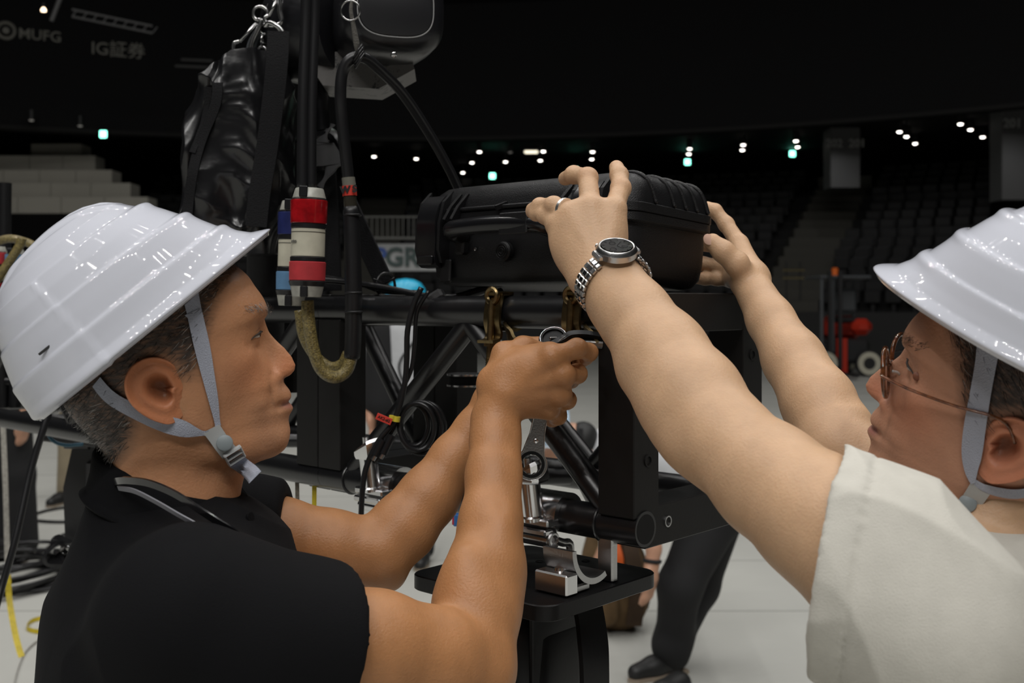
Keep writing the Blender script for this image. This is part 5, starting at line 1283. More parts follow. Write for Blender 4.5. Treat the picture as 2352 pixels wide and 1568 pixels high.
# load chain, snap hooks, rings
ch = thing('load_chain', 'galvanised chain hanging from the hoist into the black bag', 'chain', P(605, 80, 1.62))
pts = spl([P(640, -14, 1.61), P(618, 30, 1.61), P(604, 80, 1.61), P(601, 128, 1.61), P(600, 150, 1.61)], 9)
for k in range(8):
    a, b = pts[k], pts[k+1]; m_ = (a+b)/2; t = nrm(b-a); s1 = nrm(np.cross(t, (0, 1, 0))) if k % 2 else nrm(np.cross(t, np.cross(t, (0, 1, 0)))); hl = np.linalg.norm(b-a)*.62
    p = [m_+t*hl*math.sin(x)*(.72 if abs(math.sin(x)) > .5 else .9)+s1*.0062*math.cos(x) for x in np.linspace(0, 2*PI, 18, endpoint=False)]
    MB().tube(p, .0023, 8, closed=True).build('link', M_LINK, ch, 180)
def snap(name, a, b, wd, lb, tw=V(1, 0, 0)):
    """snap hook: swivel ring, spine, gate and hooked nose"""
    r = thing(name, lb, 'hook', (a+b)/2); t = nrm(b-a); s1 = nrm(tw-t*(tw@t)); L = np.linalg.norm(b-a)
    p = [a+s1*wd*.1, a+t*L*.10+s1*wd*.45, a+t*L*.5+s1*wd*.5, a+t*L*.85+s1*wd*.75, b+s1*wd*.2, b-s1*wd*.5, a+t*L*.80-s1*wd*.9, a+t*L*.68-s1*wd*.55]
    MB().tube(spl(p, 44), np.interp(np.linspace(0, 1, 44), (0, .5, 1), (.0042, .0036, .0030)), 10).build('body', M_LINK, r, 180)
    MB().rod(a+t*L*.12+s1*wd*.1, a+t*L*.70-s1*wd*.5, .0027, 10).build('gate', M_LINK, r, 180)
    MB().torus(a-t*.008, np.cross(t, s1), .0105, .0026, 24, 8).build('swivel_ring', M_LINK, r, 180); return r
snap('snap_hook', P(592, 42, 1.60), P(548, 128, 1.60), .016, 'long snap hook leaning left beside the chain', V(1, 0, 0))
snap('snap_hook', P(634, -8, 1.57), P(628, 58, 1.57), .015, 'upright snap hook at the top edge holding the wide webbing', V(1, 0, 0))
o = MB().tube(spl([P(610, 62, 1.56), P(618, 52, 1.555), P(634, 58, 1.55), P(646, 70, 1.55), P(651, 80, 1.55)], 16), .0036, 10).build('wire_hook', M_LINK, None, 180); tag(o, 'short open steel hook at the top of the wide webbing', 'hook')
o = MB().tube(spl([P(574, 128, 1.61), P(580, 100, 1.61), P(594, 76, 1.61)], 12), .0075, 12).build('rope_loop', mat('rope_loop', (.05, .055, .06), .5, bump=.5, bscale=300)); tag(o, 'grey rope loop behind the leaning snap hook', 'rope')
# split ring and cord from which the cable bend hangs
o = MB().torus(P(805, 24, 1.43), (.1, 1, .1), .0128, .0013, 40, 8).build('split_ring', M_LINK, None, 180); tag(o, 'thin steel split ring hanging in front of the hoist shell', 'ring')
r = thing('tie_cord', 'frayed grey cord tied from the steel ring to the cable bend', 'cord', P(818, 90, 1.44))
MB().tube(spl([P(808, 2, 1.43), P(806, 25, 1.43), P(812, 60, 1.435), P(818, 95, 1.44), P(822, 128, 1.445)], 24), np.interp(np.linspace(0, 1, 24), (0, .4, .8, 1), (.0022, .0028, .0042, .002)), 8).build('cord', mat('frayed_cord', (.10, .095, .085), .9, bump=.8, bscale=400), r, 180)
for k in range(4): MB().torus(P(822+k*1.5, 118+7*k, 1.445), (.8, .2, -.5), .0105+.001*(k % 2), .0018, 16, 6).build('knot', M_RUB, r, 180)

# ---- the heavy cable that bends over the cord
cab = thing('hoist_cable', 'thick black cable bent over the cord, with a red tag and long sleeve', 'cable', P(805, 500, 1.47))
MB().tube(spl([P(1056, 440, 1.62), P(1030, 385, 1.60), P(985, 305, 1.57), P(925, 215, 1.52), P(870, 158, 1.475), P(836, 132, 1.455), P(806, 136, 1.45), P(787, 165, 1.45), P(782, 215, 1.45), P(785, 270, 1.455), P(793, 345, 1.46), P(800, 412, 1.465)], 90), np.interp(np.linspace(0, 1, 90), (0, .5, 1), (.0068, .0078, .0082)), 16).build('cable', M_RUB, cab, 180)
MB().rod(P(800, 408, 1.465), P(802, 428, 1.465), .0092, 18).build('clear_wrap', mat('clear_tape', (.16, .155, .13), .15), cab)
tgc = P(803, 439, 1.465); MB().rod(P(802, 427, 1.465), P(803.5, 450, 1.465), .0098, 20).build('red_tag', mat('red_tag_tape', (.55, .045, .03), .45), cab)
text('tag_lettering', 'W S', .0125, mat('black_print', (.006, .006, .006), .6), cab, face_mx(tgc+V(.0, -.0103, .001), (1, 0, .1), (0, 0, 1)), .0004, .0008)
MB().rod(P(803.5, 450, 1.465), P(805, 478, 1.465), .0090, 18).build('taped_neck', mat('amber_tape', (.03, .027, .02), .22), cab)
MB().tube(spl([P(805, 474, 1.465), P(809, 560, 1.465), P(812, 680, 1.465), P(811, 780, 1.47), P(808, 824, 1.47)], 30), np.interp(np.linspace(0, 1, 30), (0, .03, .5, .97, 1), (.009, .0108, .0118, .0112, .0095)), 18).build('sleeve', mat('black_heatshrink', (.009, .009, .010), .38, bump=.35, bscale=40), cab, 180)
for y in (494, 672, 716): MB().torus(P(809 if y < 600 else 812, y, 1.465), (0, 0, 1), .0112, .0016, 24, 6).build('tape_edge', MATS['black_heatshrink'], cab, 180)
M_BRAID = mat('yellow_braid_cable', (.20, .155, .05), .35, var=.65, vscale=330, bump=.8, bscale=520, coat=.4)
def braid(name, pts, r, lb):
    o = MB().tube(spl(pts, 70), r, 18).build(name, M_BRAID, None, 180); tag(o, lb, 'cable', 'yellow braided cables'); return o
braid('braided_cable', [P(706, 690, 1.445), P(709, 735, 1.445), P(719, 800, 1.45), P(738, 848, 1.455), P(768, 866, 1.46), P(795, 852, 1.468), P(808, 818, 1.47)], .0085, 'yellow braided cable looping from the red banded connector into the black sleeve')
braid('braided_cable', [P(688, 712, 1.50), P(697, 770, 1.50), P(722, 815, 1.495), P(757, 842, 1.49), P(785, 836, 1.485), P(799, 812, 1.48)], .0075, 'second yellow braided cable behind the front loop, from the blue banded connector')
# ---- inline connectors
M_NYL = mat('ivory_nylon', (.52, .50, .40), .42, var=.12, vscale=60)
M_NYLG = mat('greyed_nylon', (.36, .36, .32), .3, var=.25, vscale=90)
def connector(name, lb, x, y0, x1, y1, Y, r, ctop, cbot, full=True):
    a, b = P(x, y0, Y), P(x1, y1, Y); ax = nrm(a-b); L = np.linalg.norm(a-b); g = thing(name, lb, 'connector', b)
    def seg(nm, t0, t1, r0, r1, m, n=32): MB().lathe(b, ax, [(L*t0, r0*.96), (L*t0+.0008, r0), (L*t1-.0008, r1), (L*t1, r1*.96)], n).build(nm, m, g, 30)
    seg('end_cap', 0, .105, r*.80, r*.92, M_NYLG); seg('flange', .10, .15, r*.95, r*1.02, M_RUB); seg('colour_band', .15, .325, r*.99, r*1.01, cbot); seg('gasket', .325, .37, r*.97, r*.97, M_RUB)
    seg('barrel', .37, .63, r*.93, r*.93, M_NYL); MB().torus(b+ax*L*.595, ax, r*.925, .0006, 32, 6).build('barrel_line', mat('dirt_line', (.06, .055, .04), .6), g, 180)
    seg('gasket', .63, .675, r*.97, r*.97, M_RUB); seg('colour_band', .675, .89, r*1.0, r*1.03, ctop); seg('ring', .89, .905, r*.99, r*.96, M_RUB); seg('end_cap', .905, 1.0, r*.92, r*.78, M_NYLG)
    fr = nrm(V(0, -1, 0)-ax*(ax@V(0, -1, 0)))
    MB().box(b+ax*L*.96+fr*r*.84-np.cross(ax, fr)*.004, (.011, .006, L*.10), np.stack((nrm(np.cross(fr, ax)), fr, ax), 1), .001).build('clamp_bar', M_RUB, g)
    MB().box(b+ax*L*.05+fr*r*.82, (.010, .006, L*.10), np.stack((nrm(np.cross(fr, ax)), fr, ax), 1), .001).build('clamp_bar', M_RUB, g)
    return g, b, ax, L
M_RED = mat('clear_red_band', (.36, .008, .012), .16, var=.45, vscale=70, coat=.5); M_REDT = mat('red_cloth_tape', (.42, .028, .035), .7, var=.18, vscale=80)
M_BLUE = mat('dark_blue_band', (.018, .025, .11), .3, var=.3, vscale=60); M_BLUT = mat('light_blue_tape', (.10, .22, .38), .65, var=.15, vscale=60)
g, b_, ax_, L_ = connector('cable_connector', 'ivory cable connector with red bands hanging beside the nose of the left man', 711, 433, 704.5, 682, 1.43, .0238, M_RED, M_REDT)
text('print', 'eto', .0078, mat('grey_print', (.10, .10, .09), .6), g, face_mx(b_+ax_*L_*.51+V(-.0155, -.0168, 0), nrm(V(.78, -.62, 0)), ax_), .0002, .0001)
connector('cable_connector', 'second connector with blue bands, half hidden behind the red banded one', 676, 462, 668, 702, 1.52, .0215, M_BLUE, M_BLUT)
for i, (x0, x1, w_) in enumerate(((697, 695, 7.2), (717, 716, 5.6))):
    o = MB().tube(spl([P(x0+8, -20, 1.44), P(x0+6, 60, 1.44), P(x0, 240, 1.435), P(x1, 440, 1.43)], 30), w_*.00112, 14).build('drop_cable', M_RUB, None, 180)
    tag(o, ('thicker left black cable', 'slimmer right black cable')[i]+' dropping from the top edge into the red connector', 'cable')
# cable runs along the top chord, tie wraps, plug
for i, (pts, r_, lb) in enumerate((([P(700, 640, 1.62), P(800, 648, 1.60), P(900, 664, 1.55), P(1000, 682, 1.50), P(1120, 676, 1.44), P(1150, 668, 1.42)], .0045, 'black cable lying along the upper truss tube towards the case'),
                                   ([P(640, 632, 1.66), P(720, 634, 1.64), P(820, 650, 1.60), P(880, 668, 1.58), P(960, 672, 1.52)], .0038, 'thinner black cable above the upper truss tube near the blue helmet'),
                                   ([P(985, 690, 1.47), P(1040, 686, 1.46), P(1090, 672, 1.44), P(1130, 660, 1.42)], .0062, 'short thick cable bending up under the case'))):
    o = MB().tube(spl(pts, 40), r_, 12).build('black_cable', M_RUB, None, 180); tag(o, lb, 'cable')
r = thing('cable_tie', 'spiky black cable tie where the sling meets the truss', 'tie', P(886, 655, 1.60))
MB().torus(P(886, 655, 1.60), TU, .018, .0022, 22, 6).build('loop', M_RUB, r, 180)
for a, b in (((880, 650), (858, 640)), ((884, 652), (905, 638)), ((890, 655), (912, 662)), ((880, 660), (860, 668))): MB().rod(P(*a, 1.585), P(*b, 1.57), .0012, 6).build('tail', M_RUB, r, 180)
r = thing('power_plug', 'dark grey plug lying under the left end of the case', 'plug', P(1003, 678, 1.42))
MB().box(P(1003, 680, 1.42), (.022, .016, .013), ypr(-20, 30, 0), .003).build('shell', mat('plug_grey', (.05, .05, .052), .4), r); MB().tube(spl([P(990, 690, 1.42), P(980, 700, 1.42), P(975, 704, 1.42)], 8), .0012, 6).build('pin', M_STEEL, r, 180)

# ---- thin signal cables with a coil, tag and yellow sleeves in front of the truss
sc = thing('signal_cable', 'pair of thin black cables hung in a coil in front of the truss', 'cable', P(920, 950, 1.40))
for k, pts in enumerate(([(968, 660), (950, 700), (936, 760), (934, 830), (928, 890), (906, 965), (872, 1010), (846, 1060), (834, 1110), (829, 1195), (828, 1260)], [(985, 668), (958, 715), (952, 790), (944, 850), (920, 905), (912, 960), (890, 1010), (868, 1050), (858, 1062)])):
    MB().tube(spl([P(x, y, 1.40+.006*k) for x, y in pts], 60), .0037-.0009*k, 10).build('cable', M_RUB, sc, 180)
for k, (cx, cy, rx, ry) in enumerate(((958, 980, 40, 54), (966, 982, 48, 60), (950, 976, 34, 48), (972, 978, 50, 56))):
    p = [P(cx+rx*math.cos(a), cy+ry*math.sin(a), 1.405+.006*k+.004*math.sin(2*a)) for a in np.linspace(0, 2*PI, 40, endpoint=False)]
    MB().tube(p, .0027 if k % 2 else .0034, 10, closed=True).build('coil', M_RUB, sc, 180)
for x, y in ((902, 960), (912, 962)): MB().rod(P(x, y-6, 1.397), P(x-2, y+6, 1.397), .0046, 14).build('yellow_sleeve', mat('yellow_sleeve', (.55, .45, .04), .45), sc)
MB().rod(P(829, 1190, 1.398), P(828.5, 1200, 1.398), .0052, 14).build('yellow_sleeve', MATS['yellow_sleeve'], sc)
ex = nrm(V(1, 0, -.42)); ey = np.cross((0, -1, 0), ex)*1; ey = nrm(V(.42, 0, 1))
MB().box(P(882, 962, 1.392), (.021, .0008, .0088), np.stack((ex, V(0, 1, 0), ey), 1), .0003).build('red_tag', mat('red_tag_tape', (.5, .03, .03), .4), sc)
text('tag_lettering', 'AK2-#2', .0052, MATS['black_print'], sc, face_mx(P(882, 962, 1.392)+V(0, -.0006, 0), ex, ey), .0002, .0001)
for x0, y0, x1, y1 in ((880, 1010, 862, 1046), (900, 1000, 880, 1042)): MB().rod(P(x0, y0, 1.395), P(x1, y1, 1.395), .0050, 12).build('plug_body', M_RUB, sc, 40); MB().rod(P(x1, y1, 1.395), P(x1-6, y1+10, 1.395), .0034, 10).build('plug_tip', M_STEEL, sc, 40)
# chrome rimmed roller between the far posts
r = thing('cable_roller', 'chrome rimmed black roller left of the gripping fist', 'roller', P(1068, 872, 1.62))
c = P(1068, 872, 1.60)
MB().lathe(c, (0, 0, 1), [(-.007, .024), (.007, .024)], 28).build('drum', M_DKHOLE, r)
for dz in (-.0078, .0078): MB().lathe(c, (0, 0, 1), [(dz-.0016, .026), (dz-.0012, .0272), (dz+.0012, .0272), (dz+.0016, .026)], 32).build('rim', M_CHROME, r, 20)
# small blue and red plug near the elbow
r = thing('bright_plug', 'small blue and red plug glimpsed between the two bare arms', 'plug', P(1050, 1193, 1.5))
MB().tube(spl([P(1062, 1190, 1.5), P(1090, 1180, 1.5), P(1110, 1172, 1.43), T(.233, -.012, ZB-.020)], 12), .003, 8).build('lead', M_RUB, r, 180); MB().box(P(1054, 1193, 1.5), (.016, .014, .017), None, .002).build('blue_body', mat('bright_blue_plug', (.05, .22, .62), .35), r); MB().box(P(1043, 1190, 1.5), (.005, .013, .016), None, .001).build('red_end', mat('bright_red_plug', (.75, .04, .08), .35), r)

# ================================================================ tools, watch, ring
M_SPAN = mat('satin_steel', (.36, .35, .345), .26, metal=1, bump=.05, bscale=600)
w1 = thing('ratchet_spanner', 'steel ratchet ring spanner hanging below the fist of the left man', 'spanner', P(1222, 1030, 1.185))
Yw = 1.185; a, b = P(1220, 1066, Yw), P(1246, 930, Yw+.004); t = nrm(b-a); n_ = nrm(V(.10, -1, .05)); n_ = nrm(n_-t*(n_@t)); s_ = np.cross(t, n_)
RW, TH = .0172, .0062; A = [(RW*math.sin(x), -RW*math.cos(x)) for x in np.linspace(-2.35, 2.35, 40)]
out = A+[(.0080, .034), (.0076, .046), (.0078, .085), (-.0078, .085), (-.0076, .046), (-.0080, .034)]
inn = [((.0112 if k % 2 else .0099)*math.sin(x), -(.0112 if k % 2 else .0099)*math.cos(x)) for k, x in enumerate(np.linspace(0, 2*PI, 24, endpoint=False))]
import mathutils.geometry as MG
allp = out+inn; tri = MG.tessellate_polygon([[Vector((x, y, 0)) for x, y in out], [Vector((x, y, 0)) for x, y in inn[::-1]]])
inr = inn[::-1]; allp = out+inr; no = len(out); N2 = len(allp)
vs = [a+s_*x+t*y-n_*TH/2 for x, y in allp]+[a+s_*x+t*y+n_*TH/2 for x, y in allp]
fs = [tuple(q) for q in tri]+[tuple(i+N2 for i in q[::-1]) for q in tri]+[(i, (i+1) % no, (i+1) % no+N2, i+N2) for i in range(no)]+[(no+i, no+(i+1) % 24, no+(i+1) % 24+N2, no+i+N2) for i in range(24)]
MB().add(vs, fs).build('shaft', M_SPAN, w1, 30)
MB().pipe(a-n_*.0037, a+n_*.0037, .0146, .0112, 36).build('ratchet_ring', mat('dark_ratchet_ring', (.05, .05, .052), .22, metal=1), w1, 30)
rimp = [a+s_*x*.985+t*y+n_*TH/2 for x, y in out]
MB().tube(rimp, .0006, 6, closed=True).build('bright_edge', M_CHROME, w1, 180)
MB().lathe(a+t*.0262+n_*TH/2, n_, [(-.001, .0027), (.0008, .0026), (.0013, .0018), (.0013, .0001)], 16).build('pivot_pin', M_CHROME, w1)
text('size_mark', '17', .0062, mat('etched_mark', (.10, .10, .10), .5), w1, face_mx(a+t*.055+n_*(TH/2+.0001), s_*(1 if s_[0] > 0 else -1), t), .0001, 0)
w2 = thing('black_ratchet', 'black ratchet wrench held level at the fingertips of the left man', 'wrench', P(1310, 785, 1.20))
c = P(1272, 782, 1.215); nb = nrm(V(-.15, -.75, .65))
MB().lathe(c, nb, [(-.006, .0165), (.004, .0165), (.006, .0150), (.0055, .0125), (.003, .0118), (.003, .0001)], 36).build('head', mat('black_oxide_steel', (.02, .02, .021), .28, metal=.6), w2, 30)
MB().torus(c+nb*.0058, nb, .0148, .0008, 36, 6).build('bright_edge', M_CHROME, w2, 180); MB().box(c+nb*.0045, (.010, .0035, .003), ypr(25, 0, 0), .001).build('lever', M_SPAN, w2)
MB().strip(spl([P(1258, 802, 1.205), P(1290, 784, 1.205), P(1310, 773, 1.21), P(1345, 772, 1.215), P(1378, 778, 1.22)], 24), nrm(V(.1, -.8, .75)), .0135, .006).build('shank', MATS['black_oxide_steel'], w2, 40)
MB().tube(spl([P(1262, 800, 1.199), P(1290, 779, 1.199), P(1310, 768, 1.204), P(1345, 767, 1.209), P(1376, 773, 1.214)], 24), .0008, 6).build('bright_edge', M_SPAN, w2, 40)
MB().box(P(1360, 790, 1.216), (.026, .012, .008), ypr(8, -6, 0), .002).build('jaw', M_SPAN, w2)

# wristwatch on the near wrist of the right man
wa = thing('wristwatch', 'steel wristwatch with a link bracelet and dark dial on the raised left wrist', 'watch', P(1400, 620, 1.05))
e2 = nrm(V(-.25, -.55, .80)); wax = V(.35, -.80, -.42); wax = nrm(wax-e2*(wax@e2)); e1 = np.cross(e2, wax); e1 = e1*np.sign(e1[0])
wc = P(1409, 652, 1.055)
def wr(an, k=1.0): return wc+e1*math.cos(an)*.0365*k+e2*math.sin(an)*.0325*k
nl = 28; dial_an = math.radians(74)
for k in range(nl):
    an = dial_an+math.radians(31)+(2*PI-math.radians(62))*(k+.5)/nl; c = wr(an); tn = nrm(wr(an+.05)-wr(an-.05)); nn = np.cross(tn, wax); nn = nn*np.sign(nn@(c-wc))
    step = np.linalg.norm(wr(an+.1)-wr(an-.1))*(2*PI-math.radians(62))/nl/.2
    Rk = np.stack((tn, wax, nn), 1)
    for off, wd in ((-.0068, .0056), (0, .0074), (.0068, .0056)): MB().box(c+wax*off+nn*(.0004 if off == 0 else 0), (step*.90, wd, .0034), Rk, .0009).build('bracelet_link', M_CHROME if off == 0 else M_STEEL, wa)
dc = wr(dial_an, 1.06); dn = nrm(e1*math.cos(dial_an)+e2*math.sin(dial_an)); dn = nrm(dn)
MB().lathe(dc, dn, [(-.0045, .0170), (-.003, .0198), (.003, .0202), (.0046, .0190), (.0062, .0182), (.0070, .0170), (.0066, .0160), (.0050, .0152)], 48).build('watch_case', M_STEEL, wa, 40)
MB().lathe(dc+dn*.0046, dn, [(0, .0155), (.0003, .0155), (.0003, .0001)], 40).build('dial', mat('dark_dial', (.012, .013, .018), .2), wa)
tdir = nrm(wax-dn*(wax@dn)); sdir = np.cross(dn, tdir)
for k in range(12):
    an = 2*PI*k/12; MB().box(dc+dn*.0051+(tdir*math.cos(an)+sdir*math.sin(an))*.0130, (.0011, .0026, .0006), np.stack((np.cross(tdir*math.cos(an)+sdir*math.sin(an), dn), tdir*math.cos(an)+sdir*math.sin(an), dn), 1)).build('hour_mark', M_CHROME, wa)
for an, l in ((.5, .008), (2.3, .011)): dd = tdir*math.cos(an)+sdir*math.sin(an); MB().box(dc+dn*.0055+dd*l/2, (.0008, l, .0005), np.stack((np.cross(dd, dn), dd, dn), 1)).build('hand', M_CHROME, wa)
for k in range(3): an = 1.2+2.09*k; MB().torus(dc+dn*.0052+(tdir*math.cos(an)+sdir*math.sin(an))*.0075, dn, .0030, .0004, 20, 6).build('subdial_ring', M_CHROME, wa, 180)
MB().lathe(dc+dn*.0062, dn, [(0, .0160), (.0009, .0150), (.0011, .0001)], 40).build('crystal', mat('watch_crystal', (1, 1, 1), 0, trans=1, ior=1.45), wa, 30)
for k in (-1, 0, 1): MB().lathe(dc-tdir*.0*k+(-tdir*math.cos(.55*k)+sdir*math.sin(.55*k))*.0198, -tdir*math.cos(.55*k)+sdir*math.sin(.55*k), [(0, .0022), (.0032, .0024), (.0034, .0001)], 12).build('crown' if k == 0 else 'pusher', M_STEEL, wa)
for sg in (-1, 1): MB().box(dc-dn*.001+sdir*sg*.0195, (.016, .007, .006), np.stack((tdir, sdir, dn), 1), .0015).build('lug', M_STEEL, wa)
# wedding ring on the near hand
rc = P(1297, 481, 1.103); rax = nrm(P(1240, 473, 1.132)-P(1312, 490, 1.098))
o = MB(); o.lathe(rc, rax, [(-.0016, .0108), (-.0018, .0120), (.0018, .0120), (.0016, .0108)], 36); o = o.build('finger_ring', mat('polished_silver', (.85, .84, .82), .34, metal=1), None, 30); tag(o, 'plain silver ring on the bent finger gripping the case', 'ring')
# ================================================================ people and gear further back
M_SK2 = mat('distant_skin', (.48, .26, .17), .5, sss=.05)
M_WHT = mat('white_work_shirt', (.52, .53, .55), .85, var=.08, vscale=14)
M_GRYS = mat('grey_work_shirt', (.30, .30, .31), .85, var=.08, vscale=14)
M_TAN = mat('tan_trousers', (.30, .25, .17), .85, var=.1, vscale=12)
M_BLK2 = mat('distant_black_cloth', (.010, .010, .011), .85)
def limb(name, h, chains, m, parent, ells=(), k=.02, smooth=3, cut=None):
    q = Soft(h)
    for pts, rs in chains: q.chain([np.asarray(p) for p in pts], rs, k)
    for c, r in ells: q.ell(c, r, k)
    if cut: q.half(*cut)
    v, f = q.mesh(smooth); return raw(name, v, f, m, parent, 180)
def hand5(wr_, dr, side, r=.010):
    """chains for a relaxed hand with five fingers hanging from wrist wr_ along dr"""
    dr = nrm(dr); sd = nrm(side-dr*(side@dr)); nn = np.cross(dr, sd); out = [([wr_, wr_+dr*.05], [.026, .030]), ([wr_+dr*.05+sd*.02, wr_+dr*.085+sd*.028], [.022, .014]), ([wr_+dr*.05-sd*.02, wr_+dr*.085-sd*.026], [.022, .014])]
    for k, L in enumerate((.070, .080, .074, .056)):
        o = wr_+dr*.085+sd*(.030-.020*k); out.append(([o, o+dr*L*.55+nn*.006, o+dr*L*.9+nn*.020], [r, r*.95, r*.8]))
    out.append(([wr_+dr*.02+sd*.026, wr_+dr*.055+sd*.050, wr_+dr*.090+sd*.052+nn*.01], [.014, .012, .009])); return out
def shoes(parent, pts, m=M_SHOE):
    for c, d in pts:
        d = nrm(d); c = np.asarray(c); limb('shoe', .008, [([c+V(0, 0, .055), c+d*.10+V(0, 0, .042), c+d*.19+V(0, 0, .034)], [.050, .046, .036])], m, parent, cut=(V(0, 0, .012), (0, 0, -1)))
        MB().prism([(-.055, -.04), (.10, -.047), (.20, -.036), (.232, 0), (.20, .036), (.10, .047), (-.055, .04)], c+V(0, 0, .0), d, np.cross((0, 0, 1), d), (0, 0, 1), .016).build('sole', mat('shoe_sole', (.25, .20, .15), .7), parent)
# person in white behind the truss, blue helmet just above the upper tube
Y = 6.4; g = thing('person', 'person in white shirt and blue helmet standing behind the truss', 'person', (P(935, 0, Y)[0], Y, 0))
hc_ = P(932, 700, Y); sx = V(.19, 0, 0); cx = hc_[0]
limb('body', .012, [([hc_, hc_-V(0, 0, .2)], [.07, .06]), ([hc_-V(0, -.0, .25), V(cx, Y, 1.0)], [.09, .10]), ([V(cx+.21, Y, 1.33), V(cx+.235, Y-.03, 1.07), V(cx+.165, Y-.06, .86)], [.05, .042, .03]), ([V(cx-.21, Y, 1.33), V(cx-.25, Y-.03, 1.07), V(cx-.20, Y-.1, .90)], [.05, .042, .03])]+hand5(V(cx+.165, Y-.06, .86), V(-.12, -.1, -1), V(0, -1, 0))+hand5(V(cx-.20, Y-.1, .9), V(.2, -.3, -1), V(0, -1, 0)), M_SK2, g, [(hc_+V(0, -.01, .02), (.075, .095, .115))])
limb('shirt', .014, [([V(cx-.17, Y, 1.40), V(cx+.17, Y, 1.40)], [.075, .075]), ([V(cx, Y, 1.36), V(cx, Y, .94)], [.155, .16]), ([V(cx+.19, Y, 1.38), V(cx+.235, Y-.03, 1.10)], [.075, .07]), ([V(cx-.19, Y, 1.38), V(cx-.245, Y-.03, 1.10)], [.075, .07])], M_WHT, g, k=.05)
limb('tool_vest', .014, [([V(cx-.12, Y-.03, 1.36), V(cx-.13, Y-.05, .96)], [.115, .125])], M_BLK2, g, k=.05)
limb('trousers', .014, [([V(cx-.09, Y, .93), V(cx-.10, Y, .50), V(cx-.10, Y+.02, .08)], [.115, .085, .07]), ([V(cx+.09, Y, .93), V(cx+.10, Y, .50), V(cx+.10, Y+.02, .08)], [.115, .085, .07])], M_BLK2, g)
shoes(g, [((cx-.10, Y, 0), V(0, -1, 0)), ((cx+.10, Y, 0), V(0, -1, 0))])
o = MB().tube(spl([V(cx+.10, Y-.155, 1.36), V(cx-.02, Y-.19, 1.18), V(cx+.05, Y-.175, 1.02), V(cx+.16, Y-.14, .97)], 20), .007, 8).build('cord', M_BLK2, g)
h_ = thing('safety_helmet', 'bright blue safety helmet of the person behind the truss', 'helmet', hc_)
M_CYAN = mat('blue_helmet', (.02, .35, .55), .3)
MB().lathe(hc_+V(0, 0, .045), (0, 0, 1), [(0, .142), (.006, .140), (.008, .122), (.05, .115), (.085, .09), (.105, .05), (.112, .001)], 30).build('shell', M_CYAN, h_, 60); MB().prism([(-.08, 0), (.08, 0), (.06, .06), (-.06, .06)], hc_+V(0, -.11, .045), (1, 0, 0), (0, -1, 0), (0, 0, 1), .006).build('peak', M_CYAN, h_)
# person bending forward behind the truss end: clear visor helmet, white shirt, black trousers, dark wristband
Y = 4.5; g = thing('person', 'person in white shirt and black trousers bending forward behind the truss end', 'person', P(1560, 690, Y)*V(1, 1, 0))
hip = P(1652, 1150, Y); kn = P(1562, 1345, Y-.10); an = P(1545, 1500, Y); kn2 = P(1602, 1345, Y+.18); an2 = P(1560, 1528, Y-.28)
sh_ = P(1432, 1040, 4.42); hd = P(1312, 1030, 4.34)
limb('trousers', .010, [([hip, kn, an], [.125, .088, .072]), ([hip+V(.03, .12, 0), kn2, an2+V(0, .25, .0)], [.125, .09, .075]), ([hip, hip+V(-.04, 0, .05)], [.14, .14])], M_BLK2, g, k=.04)
limb('shirt', .010, [([sh_+V(-.01, -.13, -.02), sh_+V(0, .15, .0)], [.085, .085]), ([P(1402, 1038, 4.36), hip+V(-.05, 0, .06)], [.105, .135]), ([sh_+V(-.01, -.13, -.02), sh_+V(.03, -.18, -.16)], [.07, .062])], M_WHT, g, k=.05)
aW = P(1497, 1296, 4.2)
limb('body', .008, [([sh_, hd+V(.05, 0, -.02)], [.075, .06]), ([sh_+V(0, -.14, -.03), P(1478, 1160, 4.24), aW+V(.01, .01, .06), aW], [.050, .041, .029, .027]), ([sh_+V(0, .15, -.03), sh_+V(.02, .2, -.28), sh_+V(-.1, .12, -.50)], [.05, .042, .03])]+hand5(aW, V(-.12, -.1, -1), V(-.6, -1, 0), .0105)+hand5(sh_+V(-.1, .12, -.5), V(-.2, -.1, -1), V(0, -1, 0), .0105), M_SK2, g, [(hd, (.090, .078, .105)), (hd+V(-.055, 0, -.045), (.05, .055, .05)), (P(1322, 1024, 4.245), (.024, .012, .036)), (hd+V(-.10, 0, -.02), (.02, .014, .02))], .02)
limb('hair', .007, [], mat('distant_black_hair', (.010, .010, .010), .6), g, [(hd+V(.048, 0, .040), (.062, .078, .070))], cut=(hd+V(-.0, 0, .015), (-.8, 0, -1)))
MB().torus(aW+V(.002, 0, .014), V(.1, .1, 1), .030, .008, 22, 8).build('wristband', M_BLK2, g, 180)
shoes(g, [((an[0], an[1], 0), V(-.85, -.5, 0)), ((an2[0], an2[1], 0), V(-.75, -.65, 0))])
MB().strip(spl([hd+V(.035, -.077, .09), hd+V(.022, -.088, .02), hd+V(.03, -.082, -.05), hd+V(.07, -.05, -.11)], 16), V(1, 0, .2), .018, .003).build('mask_strap', M_BLK2, g)
vz = thing('clear_helmet', 'clear blue visor helmet on the person bending behind the truss', 'helmet', hd+V(-.04, 0, .1))
vs = []; nn_ = 20
for i in range(9):
    a = math.radians(-8+12*i)
    for k in range(nn_):
        b = math.radians(-90+180*k/(nn_-1)); d = V(-math.cos(b)*math.cos(a), math.sin(b)*math.cos(a), math.sin(a)); vs.append(hd+V(-.01, 0, .035)+d*V(.140, .118, .120))
fs = [(i*nn_+k, i*nn_+k+1, (i+1)*nn_+k+1, (i+1)*nn_+k) for i in range(8) for k in range(nn_-1)]
o = MB().add(vs, fs).build('visor', mat('clear_blue_plastic', (.45, .62, .80), .12, alpha=.45, spec=.8), vz, 60); m_ = o.modifiers.new('t', 'SOLIDIFY'); m_.thickness = .003
